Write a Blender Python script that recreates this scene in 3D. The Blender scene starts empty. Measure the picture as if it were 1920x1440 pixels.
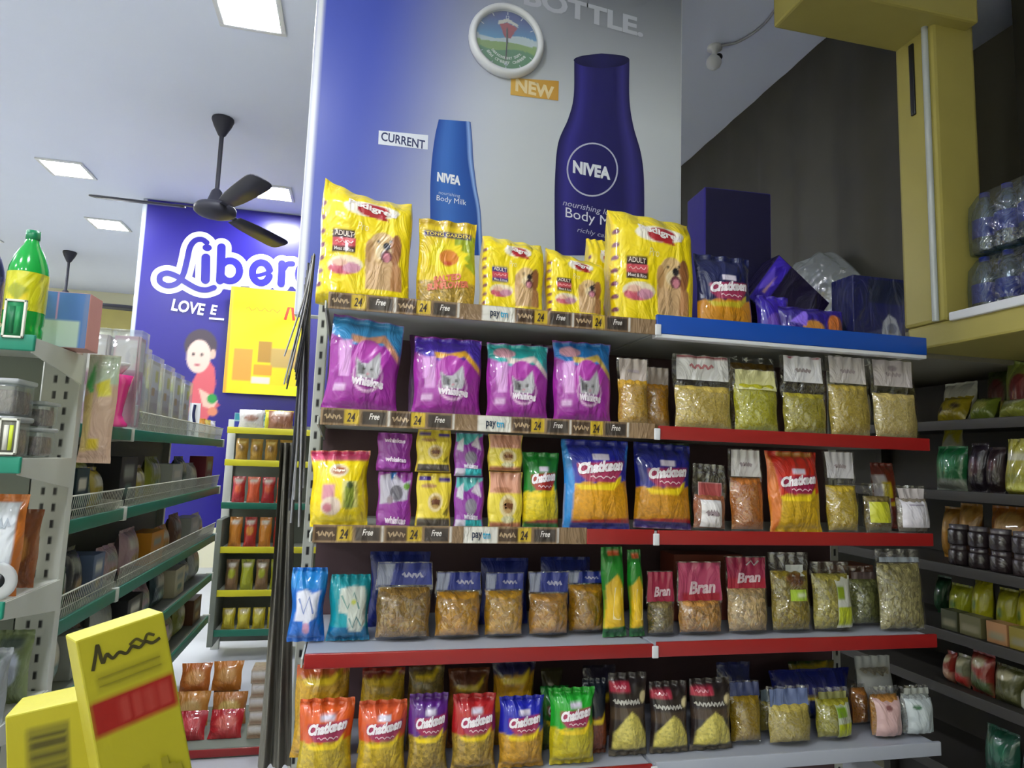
import bpy, bmesh, math, random
import numpy as np
from mathutils import Matrix, Vector
R = math.radians
scn = bpy.context.scene
COL = scn.collection

# ------------------------------------------------------------------ camera
CAM = np.array([0.09, -1.72, 1.5]); FPX = 1253.0
YAW, PITCH, ROLL = 0.2251, 0.1145, 0.0340
_f = np.array([math.sin(YAW)*math.cos(PITCH), math.cos(YAW)*math.cos(PITCH), math.sin(PITCH)])
_r0 = np.array([math.cos(YAW), -math.sin(YAW), 0.0]); _u0 = np.cross(_r0, _f)
_r = math.cos(ROLL)*_r0 + math.sin(ROLL)*_u0
_u = -math.sin(ROLL)*_r0 + math.cos(ROLL)*_u0
cam = bpy.data.cameras.new('camera'); camo = bpy.data.objects.new('camera', cam); COL.objects.link(camo)
cam.sensor_width = 36; cam.lens = FPX/1920*36; cam.clip_start = 0.05
camo.matrix_world = Matrix(((_r[0], _u[0], -_f[0], CAM[0]), (_r[1], _u[1], -_f[1], CAM[1]),
                            (_r[2], _u[2], -_f[2], CAM[2]), (0, 0, 0, 1)))
scn.camera = camo

def W(px, py, X=None, Y=None, Z=None):
    """photo pixel -> point of the place on a plane of known X, Y or Z"""
    d = _r*(px-960)/FPX - _u*(py-720)/FPX + _f
    t = (X-CAM[0])/d[0] if X is not None else (Y-CAM[1])/d[1] if Y is not None else (Z-CAM[2])/d[2]
    return CAM + t*d

# ------------------------------------------------------------------ world, exposure
world = bpy.data.worlds.new('shop_air'); scn.world = world; world.use_nodes = True
world.node_tree.nodes['Background'].inputs[0].default_value = (0.75, 0.85, 1, 1)
world.node_tree.nodes['Background'].inputs[1].default_value = 0.02
scn.view_settings.view_transform = 'Standard'; scn.view_settings.look = 'None'
scn.view_settings.exposure = 1.32; scn.view_settings.gamma = 1.0
scn.cycles.max_bounces = 7; scn.cycles.transparent_max_bounces = 12
scn.cycles.sample_clamp_indirect = 4.0; scn.cycles.caustics_reflective = False; scn.cycles.caustics_refractive = False
CEIL = 3.5
PANEL_POWER = 66.0
# LED panels let into the ceiling: (x, y, strength)
PANELS = [(-.5, 1.32, 1), (-2.07, 3.55, 1), (-2.2, 4.8, 1), (-.65, 3.55, 1), (-2.1, 1.3, 1), (-.55, -1.1, 1), (-2.1, -1.1, 1),
          (-.75, 5.6, 1), (-3.6, 3.5, 1), (-3.6, 1.2, 1), (-3.6, -1.1, 1), (-.55, -3.2, 1), (-2.1, -3.2, 1), (-3.6, -3.2, 1), (-3.6, 5.6, 1)]  # far-left column is unseen, added to raise the bounced light

# ------------------------------------------------------------------ colour and materials
def C(h, a=None):
    h = h.lstrip('#'); s = [int(h[i:i+2], 16)/255 for i in (0, 2, 4)]
    l = tuple(x/12.92 if x <= .04045 else ((x+.055)/1.055)**2.4 for x in s)
    return l if a is None else l+(a,)

def mat(name):
    m = bpy.data.materials.new(name); m.use_nodes = True
    nt = m.node_tree; return m, nt, nt.nodes['Principled BSDF']

def inp(b, **k):
    for n, v in k.items():
        b.inputs[n.replace('_', ' ')].default_value = v

def plain(name, hexc, rough=.5, metal=0.0, noise=.06, scale=30, bump=.0, coat=0.0, spec=.5):
    m, nt, b = mat(name); N = nt.nodes.new; L = nt.links.new
    inp(b, Roughness=rough, Metallic=metal, Coat_Weight=coat); b.inputs['Specular IOR Level'].default_value = spec
    tc = N('ShaderNodeTexCoord'); nz = N('ShaderNodeTexNoise'); nz.inputs['Scale'].default_value = scale; nz.inputs['Detail'].default_value = 4
    L(tc.outputs['Object'], nz.inputs['Vector'])
    mx = N('ShaderNodeMix'); mx.data_type = 'RGBA'
    c = C(hexc); mx.inputs[6].default_value = tuple(x*(1-noise) for x in c)+(1,); mx.inputs[7].default_value = tuple(min(1, x*(1+noise)) for x in c)+(1,)
    L(nz.outputs['Fac'], mx.inputs[0]); L(mx.outputs[2], b.inputs['Base Color'])
    if bump:
        bp = N('ShaderNodeBump'); bp.inputs['Strength'].default_value = bump; bp.inputs['Distance'].default_value = .01
        L(nz.outputs['Fac'], bp.inputs['Height']); L(bp.outputs[0], b.inputs['Normal'])
    return m

def printed(name, rough=.3, coat=.0, wr=.25, wscale=22, gscale=170, spec=.5, bd=.02):
    """print colour from the mesh, alpha of it = how grainy the contents behind the window look"""
    m, nt, b = mat(name); N = nt.nodes.new; L = nt.links.new
    inp(b, Roughness=rough, Coat_Weight=coat, Coat_Roughness=.05); b.inputs['Specular IOR Level'].default_value = spec
    at = N('ShaderNodeAttribute'); at.attribute_name = 'Col'
    tc = N('ShaderNodeTexCoord')
    vo = N('ShaderNodeTexVoronoi'); vo.inputs['Scale'].default_value = gscale
    L(tc.outputs['Object'], vo.inputs['Vector'])
    sep = N('ShaderNodeSeparateColor'); L(vo.outputs['Color'], sep.inputs[0])
    mr = N('ShaderNodeMapRange'); mr.inputs['To Min'].default_value = .5; mr.inputs['To Max'].default_value = 1.25
    L(sep.outputs[0], mr.inputs[0])
    m1 = N('ShaderNodeMix'); m1.data_type = 'FLOAT'; m1.inputs[2].default_value = 1
    L(at.outputs['Alpha'], m1.inputs[0]); L(mr.outputs[0], m1.inputs[3])
    vm = N('ShaderNodeVectorMath'); vm.operation = 'SCALE'
    L(at.outputs['Color'], vm.inputs[0]); L(m1.outputs[0], vm.inputs['Scale']); L(vm.outputs[0], b.inputs['Base Color'])
    if wr:
        nz = N('ShaderNodeTexNoise'); nz.inputs['Scale'].default_value = wscale; nz.inputs['Detail'].default_value = 3; nz.inputs['Distortion'].default_value = 1.2
        mp = N('ShaderNodeMapping'); mp.inputs['Scale'].default_value = (1.6, 1, .8); mp.inputs['Rotation'].default_value = (0, R(25), 0)
        L(tc.outputs['Object'], mp.inputs['Vector']); L(mp.outputs[0], nz.inputs['Vector'])
        bp = N('ShaderNodeBump'); bp.inputs['Strength'].default_value = wr; bp.inputs['Distance'].default_value = bd
        L(nz.outputs['Fac'], bp.inputs['Height']); L(bp.outputs[0], b.inputs['Normal'])
    return m

def clear(name, tint='ffffff', gloss=.16, rough=.1, wr=.5, wscale=30, haze=.0):
    m = bpy.data.materials.new(name); m.use_nodes = True; nt = m.node_tree; nt.nodes.clear(); N = nt.nodes.new; L = nt.links.new
    out = N('ShaderNodeOutputMaterial'); tr = N('ShaderNodeBsdfTransparent'); gl = N('ShaderNodeBsdfGlossy'); mx = N('ShaderNodeMixShader')
    tr.inputs[0].default_value = C(tint, 1); gl.inputs['Roughness'].default_value = rough
    tc = N('ShaderNodeTexCoord'); nz = N('ShaderNodeTexNoise'); nz.inputs['Scale'].default_value = wscale; nz.inputs['Distortion'].default_value = 1
    bp = N('ShaderNodeBump'); bp.inputs['Strength'].default_value = wr; bp.inputs['Distance'].default_value = .02
    L(tc.outputs['Object'], nz.inputs['Vector']); L(nz.outputs['Fac'], bp.inputs['Height']); L(bp.outputs[0], gl.inputs['Normal'])
    mx.inputs[0].default_value = gloss; L(tr.outputs[0], mx.inputs[1]); L(gl.outputs[0], mx.inputs[2])
    last = mx
    if haze:
        df = N('ShaderNodeBsdfDiffuse'); df.inputs[0].default_value = (.8, .82, .85, 1); m2 = N('ShaderNodeMixShader'); m2.inputs[0].default_value = haze
        L(mx.outputs[0], m2.inputs[1]); L(df.outputs[0], m2.inputs[2]); last = m2
    L(last.outputs[0], out.inputs[0]); return m

M = dict(
    film=printed('printed_film', .3, .7, .5, 10, bd=.045), nugget=printed('printed_film_coarse', .3, .7, .5, 10, 75, bd=.045),
    card=printed('printed_card', .45, 0, .03, 40), paper=printed('printed_paper', .6, 0, .05, 30), poster=printed('printed_vinyl', .3, 0, .0, 10),
    grain=printed('grainy_contents', .5, .1, .35, 30, 260), chunk=printed('chunky_contents', .45, .1, .6, 45, 90),
    clear=clear('clear_film', 'ffffff', .2, .07, .8, 26), wrap=clear('shrink_wrap', 'dbe6ec', .16, .12, .8, 18, .03), acrylic=clear('clear_plastic', 'f4f8f8', .14, .08, .1, 10, .12),
    haze=clear('hazy_plastic', 'dfe6e2', .10, .25, .8, 9, .38), bundle=clear('cloudy_wrap', 'b9c2be', .16, .2, .9, 12, .16),
    ceiling=plain('ceiling_paint', 'dde3f5', .8, 0, .015, 3), wall=plain('cream_wall_paint', 'e4e0c4', .8, 0, .03, 4),
    yellowp=plain('pale_yellow_paint', 'a69a50', .45, 0, .10, 6, .0), floor=plain('pale_floor_tile', 'c8cad2', .4, 0, .05, 6),
    dark=plain('dark_olive_sheet', '37342a', .6, 0, .25, 5, .3), greyp=plain('grey_wall_paint', '85806e', .7, 0, .05, 5),
    steel=plain('cream_powder_coat', 'c3c5bd', .45, 0, .03, 20), steelr=plain('shade_toned_back_panel', '5b444a', .6, 0, .05, 12), darkrack=plain('shade_toned_rack', '3a3733', .5, 0, .1, 12),  # back panel and rack tones include the shade they stand in
    rackp=plain('grey_green_panel', '7e847a', .6, 0, .05, 8), red=plain('red_price_rail', '961a1a', .35, 0, .06, 8, coat=.2), blue=plain('blue_price_rail', '0d49a8', .4, 0, .04, 8),
    white=plain('white_plastic', 'd8d9dc', .4, 0, .02, 20), grey=plain('grey_price_rail', 'a9adb8', .4, 0, .03, 8), green=plain('green_price_rail', '12836a', .4, 0, .05, 10),
    dgreen=plain('dark_green_price_rail', '1f6a55', .4, 0, .05, 10), yellowr=plain('yellow_price_rail', 'd3cb2a', .4, 0, .05, 10),
    fan=plain('dark_fan_enamel', '34343f', .5, 0, .05, 10, spec=.3), black=plain('black_plastic', '16161a', .35, 0, .1, 20), slot=plain('slot_shadow_gap', '101010', .8, 0, .0, 20),
    wire=plain('white_wire', 'd6d6ca', .4, 0, .02, 20), cloth=plain('grey_cloth', '6a675e', .8, 0, .15, 14, .4), tubing=plain('dark_strap', '35353c', .35, 0, .2, 40), paleband=plain('pale_strap', '9c9ca2', .4, 0, .2, 40),
    gplastic=plain('green_bottle_plastic', '10a23c', .15, 0, .03, 10, coat=.5), capg=plain('green_cap_plastic', '0b7d4f', .35, 0, .03, 10), navy=plain('navy_plastic', '1a2350', .3, 0, .05, 10),
    pink=plain('pink_plastic', 'd0347f', .25, 0, .06, 10, coat=.3), bluewater=plain('blue_cap', '14288a', .3, 0, .05, 10), pet=clear('bottle_plastic', 'b9cfda', .2, .1, .3, 25, .06),
    counter=plain('counter_laminate', '8a7a63', .5, 0, .08, 10), orange=plain('orange_wafer', 'd98a3a', .5, 0, .15, 40, .2))

def emis(name, col, s):
    m = bpy.data.materials.new(name); m.use_nodes = True; b = m.node_tree.nodes['Principled BSDF']
    b.inputs['Base Color'].default_value = (.9, .9, .9, 1); b.inputs['Emission Color'].default_value = col+(1,); b.inputs['Emission Strength'].default_value = s
    return m
M['led'] = emis('led_diffuser', (.93, .97, 1.0), PANEL_POWER); M['led_dim'] = emis('led_diffuser_dim', (.93, .97, 1.0), PANEL_POWER*.5)

# ------------------------------------------------------------------ mesh building
class MB:
    def __init__(s): s.v = []; s.f = []; s.c = []; s.mi = []; s.n = 0
    def add(s, V, F, col=(.8, .8, .8, 0), mi=0):
        V = np.asarray(V, float).reshape(-1, 3); s.v.append(V)
        c = np.asarray(col, float)
        s.c.append(np.broadcast_to(c, (len(V), 4)) if c.ndim == 1 else c.reshape(-1, 4))
        F = [tuple(int(i)+s.n for i in q) for q in F]; s.f += F; s.mi += [mi]*len(F); s.n += len(V); return s
    def grid(s, P, col=(.8, .8, .8, 0), flip=False, mi=0, wrap=False):
        nv, nu = P.shape[:2]; i = np.arange(nv*nu).reshape(nv, nu)
        j = np.concatenate([i, i[:, :1]], 1) if wrap else i
        q = np.stack([j[:-1, :-1], j[:-1, 1:], j[1:, 1:], j[1:, :-1]], -1).reshape(-1, 4)
        if flip: q = q[:, ::-1]
        c = np.asarray(col, float)
        return s.add(P.reshape(-1, 3), q.tolist(), c if c.ndim == 1 else c.reshape(-1, 4), mi)
    def box(s, x0, x1, y0, y1, z0, z1, b=0.0, col=(.8, .8, .8, 0), mi=0, M4=None):
        bm = bmesh.new(); bmesh.ops.create_cube(bm, size=1)
        for v in bm.verts: v.co = Vector(((x0+x1)/2+v.co.x*(x1-x0), (y0+y1)/2+v.co.y*(y1-y0), (z0+z1)/2+v.co.z*(z1-z0)))
        if b: bmesh.ops.bevel(bm, geom=list(bm.edges), offset=min(b, .45*min(x1-x0, y1-y0, z1-z0)), segments=2, affect='EDGES', profile=.6)
        if M4 is not None: bm.transform(M4)
        bm.verts.index_update(); s.add([v.co[:] for v in bm.verts], [[v.index for v in f.verts] for f in bm.faces], col, mi); bm.free(); return s
    def lathe(s, prof, c=(0, 0, 0), seg=24, col=(.8, .8, .8, 0), mi=0, M4=None):
        a = np.linspace(0, 2*np.pi, seg, endpoint=False)
        P = np.array([[(c[0]+r*np.cos(t), c[1]+r*np.sin(t), c[2]+z) for t in a] for r, z in prof])
        if M4 is not None: P = np.array([[(M4 @ Vector(p))[:] for p in row] for row in P])
        if not isinstance(col, tuple): col = np.repeat(np.asarray(col, float)[:, None, :], seg, 1)
        return s.grid(P, col, wrap=True, mi=mi)
    def tube(s, pts, r, seg=8, col=(.8, .8, .8, 0), mi=0, flat=1.0):
        pts = [Vector(p) for p in pts]; rows = []
        for i, p in enumerate(pts):
            t = (pts[min(i+1, len(pts)-1)]-pts[max(i-1, 0)]).normalized()
            a = t.cross(Vector((0, 0, 1)) if abs(t.z) < .9 else Vector((1, 0, 0))).normalized(); b = t.cross(a)
            rr = r[i] if isinstance(r, (list, tuple)) else r
            rows.append([(p+a*rr*math.cos(k)+b*rr*flat*math.sin(k))[:] for k in np.linspace(0, 2*np.pi, seg, endpoint=False)])
        s.grid(np.array(rows), col, wrap=True, mi=mi)
        s.add([p for p in rows[0]], [list(range(seg))], col, mi); s.add([p for p in rows[-1]], [list(range(seg))[::-1]], col, mi); return s
    def prism(s, poly, z0, z1, M4=None, col=(.8, .8, .8, 0), mi=0):
        n = len(poly); V = [(x, y, z0) for x, y in poly]+[(x, y, z1) for x, y in poly]
        if M4 is not None: V = [(M4 @ Vector(p))[:] for p in V]
        return s.add(V, [list(range(n))[::-1], list(range(n, 2*n))]+[[i, (i+1) % n, n+(i+1) % n, n+i] for i in range(n)], col, mi)
    def build(s, name, mats, parent=None, smooth=True):
        me = bpy.data.meshes.new(name); V = np.concatenate(s.v)
        me.from_pydata(V.tolist(), [], s.f)
        at = me.color_attributes.new('Col', 'FLOAT_COLOR', 'POINT'); at.data.foreach_set('color', np.concatenate(s.c).astype(np.float32).ravel())
        for m in (mats if isinstance(mats, (list, tuple)) else [mats]): me.materials.append(M[m])
        if any(s.mi): me.polygons.foreach_set('material_index', s.mi)
        if smooth: me.shade_smooth()
        o = bpy.data.objects.new(name, me); COL.objects.link(o)
        if parent is not None: o.parent = parent
        return o

def tag(o, label, cat, group=None):
    o['label'] = label; o['category'] = cat
    if group: o['group'] = group
    return o
def struct(o): o['kind'] = 'structure'; return o
def empty(name, loc=(0, 0, 0), rz=0.0):
    o = bpy.data.objects.new(name, None); COL.objects.link(o); o.empty_display_size = .05; o.location = loc; o.rotation_euler = (0, 0, rz); return o
def put(o, loc, rx=0.0, ry=0.0, rz=0.0):
    o.location = loc; o.rotation_euler = (R(rx), R(ry), R(rz)); return o
def settle(o, z):
    """lower or raise a thing so that its lowest point touches height z"""
    m = o.matrix_basis.to_3x3(); lo = 9.0
    for q in [o]+list(o.children):
        if q.type == 'MESH': lo = min(lo, min((m @ (v.co if q is o else q.matrix_basis @ v.co)).z for v in q.data.vertices))
    o.location.z = z-lo+.0006; return o
def copy_tree(o, parent=None):
    c = o.copy(); COL.objects.link(c)
    if parent is not None: c.parent = parent
    for ch in o.children: copy_tree(ch, c)
    return c
def sharp(o, ang=40):
    for p in o.data.polygons: p.use_smooth = False
    return o

# text and squiggles as flat meshes
_tc = {}
def text2d(s, bold=.02, shear=0.0):
    k = (s, bold, shear)
    if k not in _tc:
        cu = bpy.data.curves.new('t', 'FONT'); cu.body = s; cu.size = 1; cu.offset = bold; cu.shear = shear; cu.resolution_u = 3; cu.fill_mode = 'FRONT'
        ob = bpy.data.objects.new('t', cu); COL.objects.link(ob)
        me = ob.to_mesh(); v = np.array([p.co[:2] for p in me.vertices]); f = [tuple(p.vertices) for p in me.polygons]
        ob.to_mesh_clear(); bpy.data.objects.remove(ob); bpy.data.curves.remove(cu)
        lo = v.min(0); hi = v.max(0); _tc[k] = ((v-(lo+hi)/2)/(hi-lo), f)
    return _tc[k]
def stroke2d(pts, w):
    """a brush line through points (list of (u,v)) -> vertices, quads"""
    p = np.array(pts, float); n = len(p); t = np.gradient(p, axis=0); t /= np.linalg.norm(t, axis=1)[:, None]+1e-9
    nn = np.stack([-t[:, 1], t[:, 0]], 1); ww = (np.asarray(w)*np.ones(n))[:, None]/2
    return np.concatenate([p+nn*ww, p-nn*ww]), [(i, i+1, n+i+1, n+i) for i in range(n-1)]
def smooth(pts, k=6):
    """Catmull-Rom through points"""
    p = np.array(pts, float); q = np.vstack([2*p[0]-p[1], p, 2*p[-1]-p[-2]]); o = []
    for i in range(1, len(q)-2):
        for t in np.linspace(0, 1, k, endpoint=False):
            a, b, c, d = q[i-1:i+3]
            o.append(.5*((2*b)+(c-a)*t+(2*a-5*b+4*c-d)*t*t+(3*b-a-3*c+d)*t**3))
    return np.array(o+[p[-1]])

def inpoly(U, V, pts):
    r = np.zeros(U.shape, bool); n = len(pts)
    for i in range(n):
        (x0, y0), (x1, y1) = pts[i], pts[i-1]
        r ^= ((y0 > V) != (y1 > V)) & (U < (x1-x0)*(V-y0)/((y1-y0) or 1e-9)+x0)
    return r
def paint(U, V, S, base, ops):
    du = abs(U[0, -1]-U[0, 0])/max(1, U.shape[1]-1)/3; dv = abs(V[-1, 0]-V[0, 0])/max(1, U.shape[0]-1)/3
    return sum(paint1(U+i*du, V+j*dv, S, base, ops) for i in (-1, 0, 1) for j in (-1, 0, 1))/9
def paint1(U, V, S, base, ops):
    A = np.zeros(U.shape+(4,)); A[..., :3] = C(base)
    for o in ops:
        k = o[0]
        if k in 'tsdBQ': continue
        if k == 'r': m = (U >= o[1]) & (V >= o[2]) & (U <= o[3]) & (V <= o[4]); c = o[5]; g = o[6:]
        elif k == 'e': m = ((U-o[1])/o[3])**2+((V-o[2])/o[4])**2 < 1; c = o[5]; g = o[6:]
        elif k == 'p': m = inpoly(U, V, o[1]); c = o[2]; g = o[3:]
        elif k == 'side': m = S > o[1]; c = o[2]; g = o[3:]
        elif k == 'f': o[1](U, V, S, A); continue
        if k != 'side' and len(o) and k in 'rep' and S is not None: m = m & (S < .6)
        A[m, :3] = C(c); A[m, 3] = g[0] if g else 0
    return A
def overlay(mb, ops, F, mi=0, asp=(1, 1)):
    """text ('t',str,cu,cv,wu,hv,hex,rot,shear,bold), brush strokes ('s',pts,w,hex), discs ('d',u,v,ru,rv,hex),
    two-sided shapes ('B',left pts,right pts,colour stops) laid on surface F(u,v)"""
    k = 0; asp = np.array(asp, float)/asp[1]
    for o in ops:
        k += 1
        if o[0] == 't':
            _, s, cu, cv, wu, hv, hx = o[:7]; rot = R(o[7]) if len(o) > 7 else 0; v, f = text2d(s, o[9] if len(o) > 9 else .02, o[8] if len(o) > 8 else 0)
            q = v*np.array([wu, hv]); q = np.stack([cu+q[:, 0], cv+q[:, 1]+q[:, 0]*math.tan(rot)], 1); z = 0
        elif o[0] == 's':
            q, f = stroke2d(np.array(o[1])*asp, o[2]); q = q/asp; hx = o[3]; z = np.tile(np.arange(len(o[1]))*1.5e-5, 2)
        elif o[0] == 'd':
            t = np.linspace(0, 2*np.pi, 24, endpoint=False); q = np.stack([o[1]+o[3]*np.cos(t), o[2]+o[4]*np.sin(t)], 1); f = [tuple(range(24))]; hx = o[5]; z = 0
        elif o[0] == 'B':
            a, b = np.array(o[1]), np.array(o[2]); t = np.linspace(0, 1, 9); q = (a[:, None]*(1-t)[None, :, None]+b[:, None]*t[None, :, None]).reshape(-1, 2)
            n = len(a); f = [(i*9+j, i*9+j+1, i*9+j+10, i*9+j+9) for i in range(n-1) for j in range(8)]; st = np.array([C(h) for _, h in o[3]]); ks = [p for p, _ in o[3]]
            col = np.stack([np.interp(t, ks, st[:, c]) for c in range(3)]+[0*t], 1); mb.add(F(q, .0016+.0003*k), f, np.tile(col, (n, 1)), mi); continue
        else: k -= 1; continue
        mb.add(F(q, .0014+.0003*k+z), f, C(hx, 0), mi)

# ------------------------------------------------------------------ packets
def shape(w, h, d, kind='pil', nu=40, nv=50, seed=0, sag=0.0, skew=0.0, wr=1.0, fill=.6, ts=.07, bs=.05):
    rng = np.random.RandomState(seed)
    v = np.linspace(0, 1, nv)
    if kind in ('gus', 'doy'):
        n = 4.5 if kind == 'gus' else 2.6
        th = np.linspace(np.pi, 0, 400); cx = np.sign(np.cos(th))*np.abs(np.cos(th))**(2/n); cy = np.abs(np.sin(th))**(2/n)
        L = np.r_[0, np.cumsum(np.hypot(np.diff(cx)*w, np.diff(cy)*d))]; s = np.linspace(0, L[-1], nu)
        a = np.interp(s, L, cx); pr = np.interp(s, L, cy)
    else:
        a = np.linspace(-1, 1, nu); pr = np.maximum(0, 1-np.abs(a)**2.3)**.6
    A, Vv = np.meshgrid(a, v); PR, _ = np.meshgrid(pr, v)
    q = np.clip((v-bs)/(1-bs-ts), 0, 1)
    if kind == 'pil': tv = np.maximum(0, 1-np.abs(2*q**.85-1)**2.8)**.6
    elif kind == 'full': tv = np.maximum(0, 1-np.abs(2*v-1)**5)**.5
    elif kind == 'head':
        qq = np.clip(v/fill, 0, 1); tv = np.maximum(0, 1-np.abs(2*qq-1)**3.2)**.55; tv = np.where(v < fill*.5, np.maximum(tv, 1-np.abs(1-v/(fill*.5))**5), tv)
    elif kind == 'gus': tv = np.minimum(1, (v/.05+.05)**.5)*np.where(v > .80, 1-.95*(np.clip((v-.80)/.20, 0, 1))**1.5, 1)
    else: tv = np.minimum(1, (v/.07+.05)**.5)*(1-.95*v**1.5)
    T = np.maximum(tv[:, None], .02)
    nz = np.zeros_like(A)
    for _ in range(7):
        fx, fz = rng.uniform(-5, 5, 2); nz += np.sin(A*fx+Vv*fz*1.4+rng.uniform(0, 6.3))/7
    pl = np.sin(A*rng.uniform(9, 15)+rng.uniform(0, 6))*(np.exp(-((1-Vv)/.14)**2)+.7*np.exp(-(Vv/.1)**2))
    Yt = np.minimum(-.0007, -(d/2)*PR*T-wr*d*.10*nz*PR*np.sqrt(T)); wave = -wr*.005*pl*(PR**.5)*np.minimum(1, d/.05); Y = Yt+wave
    Yt[:, 0] = Yt[:, -1] = 0; Y = Yt+wave
    X = A*w/2*(1-(.05 if kind in ('pil', 'head') else .0)*T)-wr*.002*(1+np.sin(Vv*9+seed))*A
    Z = Vv*h+sag*h*(A*A-1)*Vv**5+skew*h*A*Vv**4
    return np.stack([X, Y, Z], -1), A*.5+.5, Vv, 1-PR if kind in ('gus', 'doy') else np.zeros_like(A), np.stack([X, wave-Yt, Z], -1)
def surf(P, U, V):
    """bilinear front surface map for overlays"""
    us = U[0]; vs = V[:, 0]; nu = len(us); nv = len(vs)
    def F(q, off):
        iu = np.interp(q[:, 0], us, np.arange(nu)); iv = np.interp(q[:, 1], vs, np.arange(nv))
        i = np.clip(iu.astype(int), 0, nu-2); j = np.clip(iv.astype(int), 0, nv-2); fu = (iu-i)[:, None]; fv = (iv-j)[:, None]
        p = (P[j, i]*(1-fu)+P[j, i+1]*fu)*(1-fv)+(P[j+1, i]*(1-fu)+P[j+1, i+1]*fu)*fv
        p = p.copy(); p[:, 1] -= off; return p
    return F
def packet(name, w, h, d, kind, base, ops, seed=0, back=None, m='film', res=.0042, parts=True, **k):
    """one sealed bag: body mesh with its print, crimped seals as parts"""
    nu = int(max(8, min(90, (w+(d if kind in ('gus', 'doy') else 0))/res))); nv = int(max(8, min(110, h/res)))
    P, U, V, S, Bk = shape(w, h, d, kind, nu, nv, seed, **k); A = paint(U, V, S, base, ops)
    Cb = np.zeros_like(A); Cb[..., :3] = C(back or base); Cb[..., 3] = 0
    ts = .05 if kind in ('pil', 'gus', 'doy') else 0
    body = MB(); n0 = nv-1-max(1, int(nv*ts)) if (parts and ts) else nv-1
    body.grid(P[:n0+1], A[:n0+1]); body.grid(Bk[:n0+1], Cb[:n0+1], flip=True)
    body.add(np.concatenate([P[0], Bk[0]]), [(i+1, i, nu+i, nu+i+1) for i in range(nu-1)], np.concatenate([A[0], Cb[0]]))
    overlay(body, ops, surf(P, U, V), 0, (w, h)); o = body.build(name, m)
    if parts and ts:
        s = MB(); zz = P[n0:].copy(); zg = .0008*np.cos(np.arange(len(zz))*np.pi)[:, None]; zz[..., 1] += zg
        s.grid(zz, A[n0:]); b2 = Bk[n0:].copy(); b2[..., 1] += zg; s.grid(b2, Cb[n0:], flip=True); s.build('top_seal', m, o)
    return o
def clearpack(name, w, h, d, fill, ccol, seed=0, label=None, header=None, m='grain', grain=1.0, blot=None, res=.006, film='clear'):
    """see-through bag: contents, film, printed header or label as parts"""
    root = empty(name)
    nu = int(max(8, w/res)); nv = int(max(8, h/res))
    P, U, V, S, B2 = shape(w*.93, h*fill, d*.9, 'full', nu, max(8, int(nv*fill)), seed, wr=.8)
    P[..., 2] += .006; B2[..., 2] += .006; A = paint(U, V, None, ccol, blot or []); A[..., 3] = grain
    c = MB(); c.grid(P, A); c.grid(B2, A, flip=True)
    nn = P.shape[1]
    for row, fl in ((0, 1), (-1, 0)):
        q = [(i+1, i, nn+i, nn+i+1) if fl else (i, i+1, nn+i+1, nn+i) for i in range(nn-1)]; c.add(np.concatenate([P[row], B2[row]]), q, np.concatenate([A[row], A[row]]))
    c.build('contents', m, root)
    Q, U2, V2, S2, Q2 = shape(w, h, d*1.06, 'head', nu, nv, seed, fill=fill)
    Q[..., 1] -= .003; Q2[..., 1] += .003
    f = MB(); f.grid(Q); f.grid(Q2, flip=True); f.build('film', film, root)
    F = surf(Q, U2, V2)
    for nm, spec in (('header_card', header), ('label', label)):
        if not spec: continue
        u0, v0, u1, v1, base, ops = spec
        n1 = max(6, int((u1-u0)*w/.004)); n2 = max(6, int((v1-v0)*h/.004))
        gu, gv = np.meshgrid(np.linspace(0, 1, n1), np.linspace(0, 1, n2)); q = np.stack([u0+(u1-u0)*gu.ravel(), v0+(v1-v0)*gv.ravel()], 1)
        L = MB(); pf = F(q, .0015).reshape(n2, n1, 3); L.grid(pf, paint(gu, gv, None, base, ops)); L.grid(pf+np.array([0, .0008, 0]), C(base, 0), flip=True)
        overlay(L, ops, lambda qq, off: F(np.stack([u0+(u1-u0)*qq[:, 0], v0+(v1-v0)*qq[:, 1]], 1), .0015+off), 0, ((u1-u0)*w, (v1-v0)*h)); L.build(nm, 'film', root)
    return root
def panel(name, w, h, t, base, ops, m='card', res=.004, side=None, parent=None, bev=.002, mbody=None):
    """flat board or carton: bevelled body, printed front"""
    mb = MB(); mb.box(-w/2, w/2, .0006, t, 0, h, bev, C(side or base, 0))
    nu = int(max(4, min(330, w/res))); nv = int(max(4, min(360, h/res))); U, V = np.meshgrid(np.linspace(0, 1, nu), np.linspace(0, 1, nv))
    e = bev*.8; P = np.stack([(U-.5)*(w-2*e), 0*U, e+V*(h-2*e)], -1); mb.grid(P, paint(U, V, None, base, ops))
    overlay(mb, ops, lambda q, off: np.stack([(q[:, 0]-.5)*(w-2*e), -off*.4+0*q[:, 0], e+q[:, 1]*(h-2*e)], 1), 0, (w, h))
    o = mb.build(name, m, parent); 
    for p in o.data.polygons: p.use_smooth = False
    return o
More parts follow.
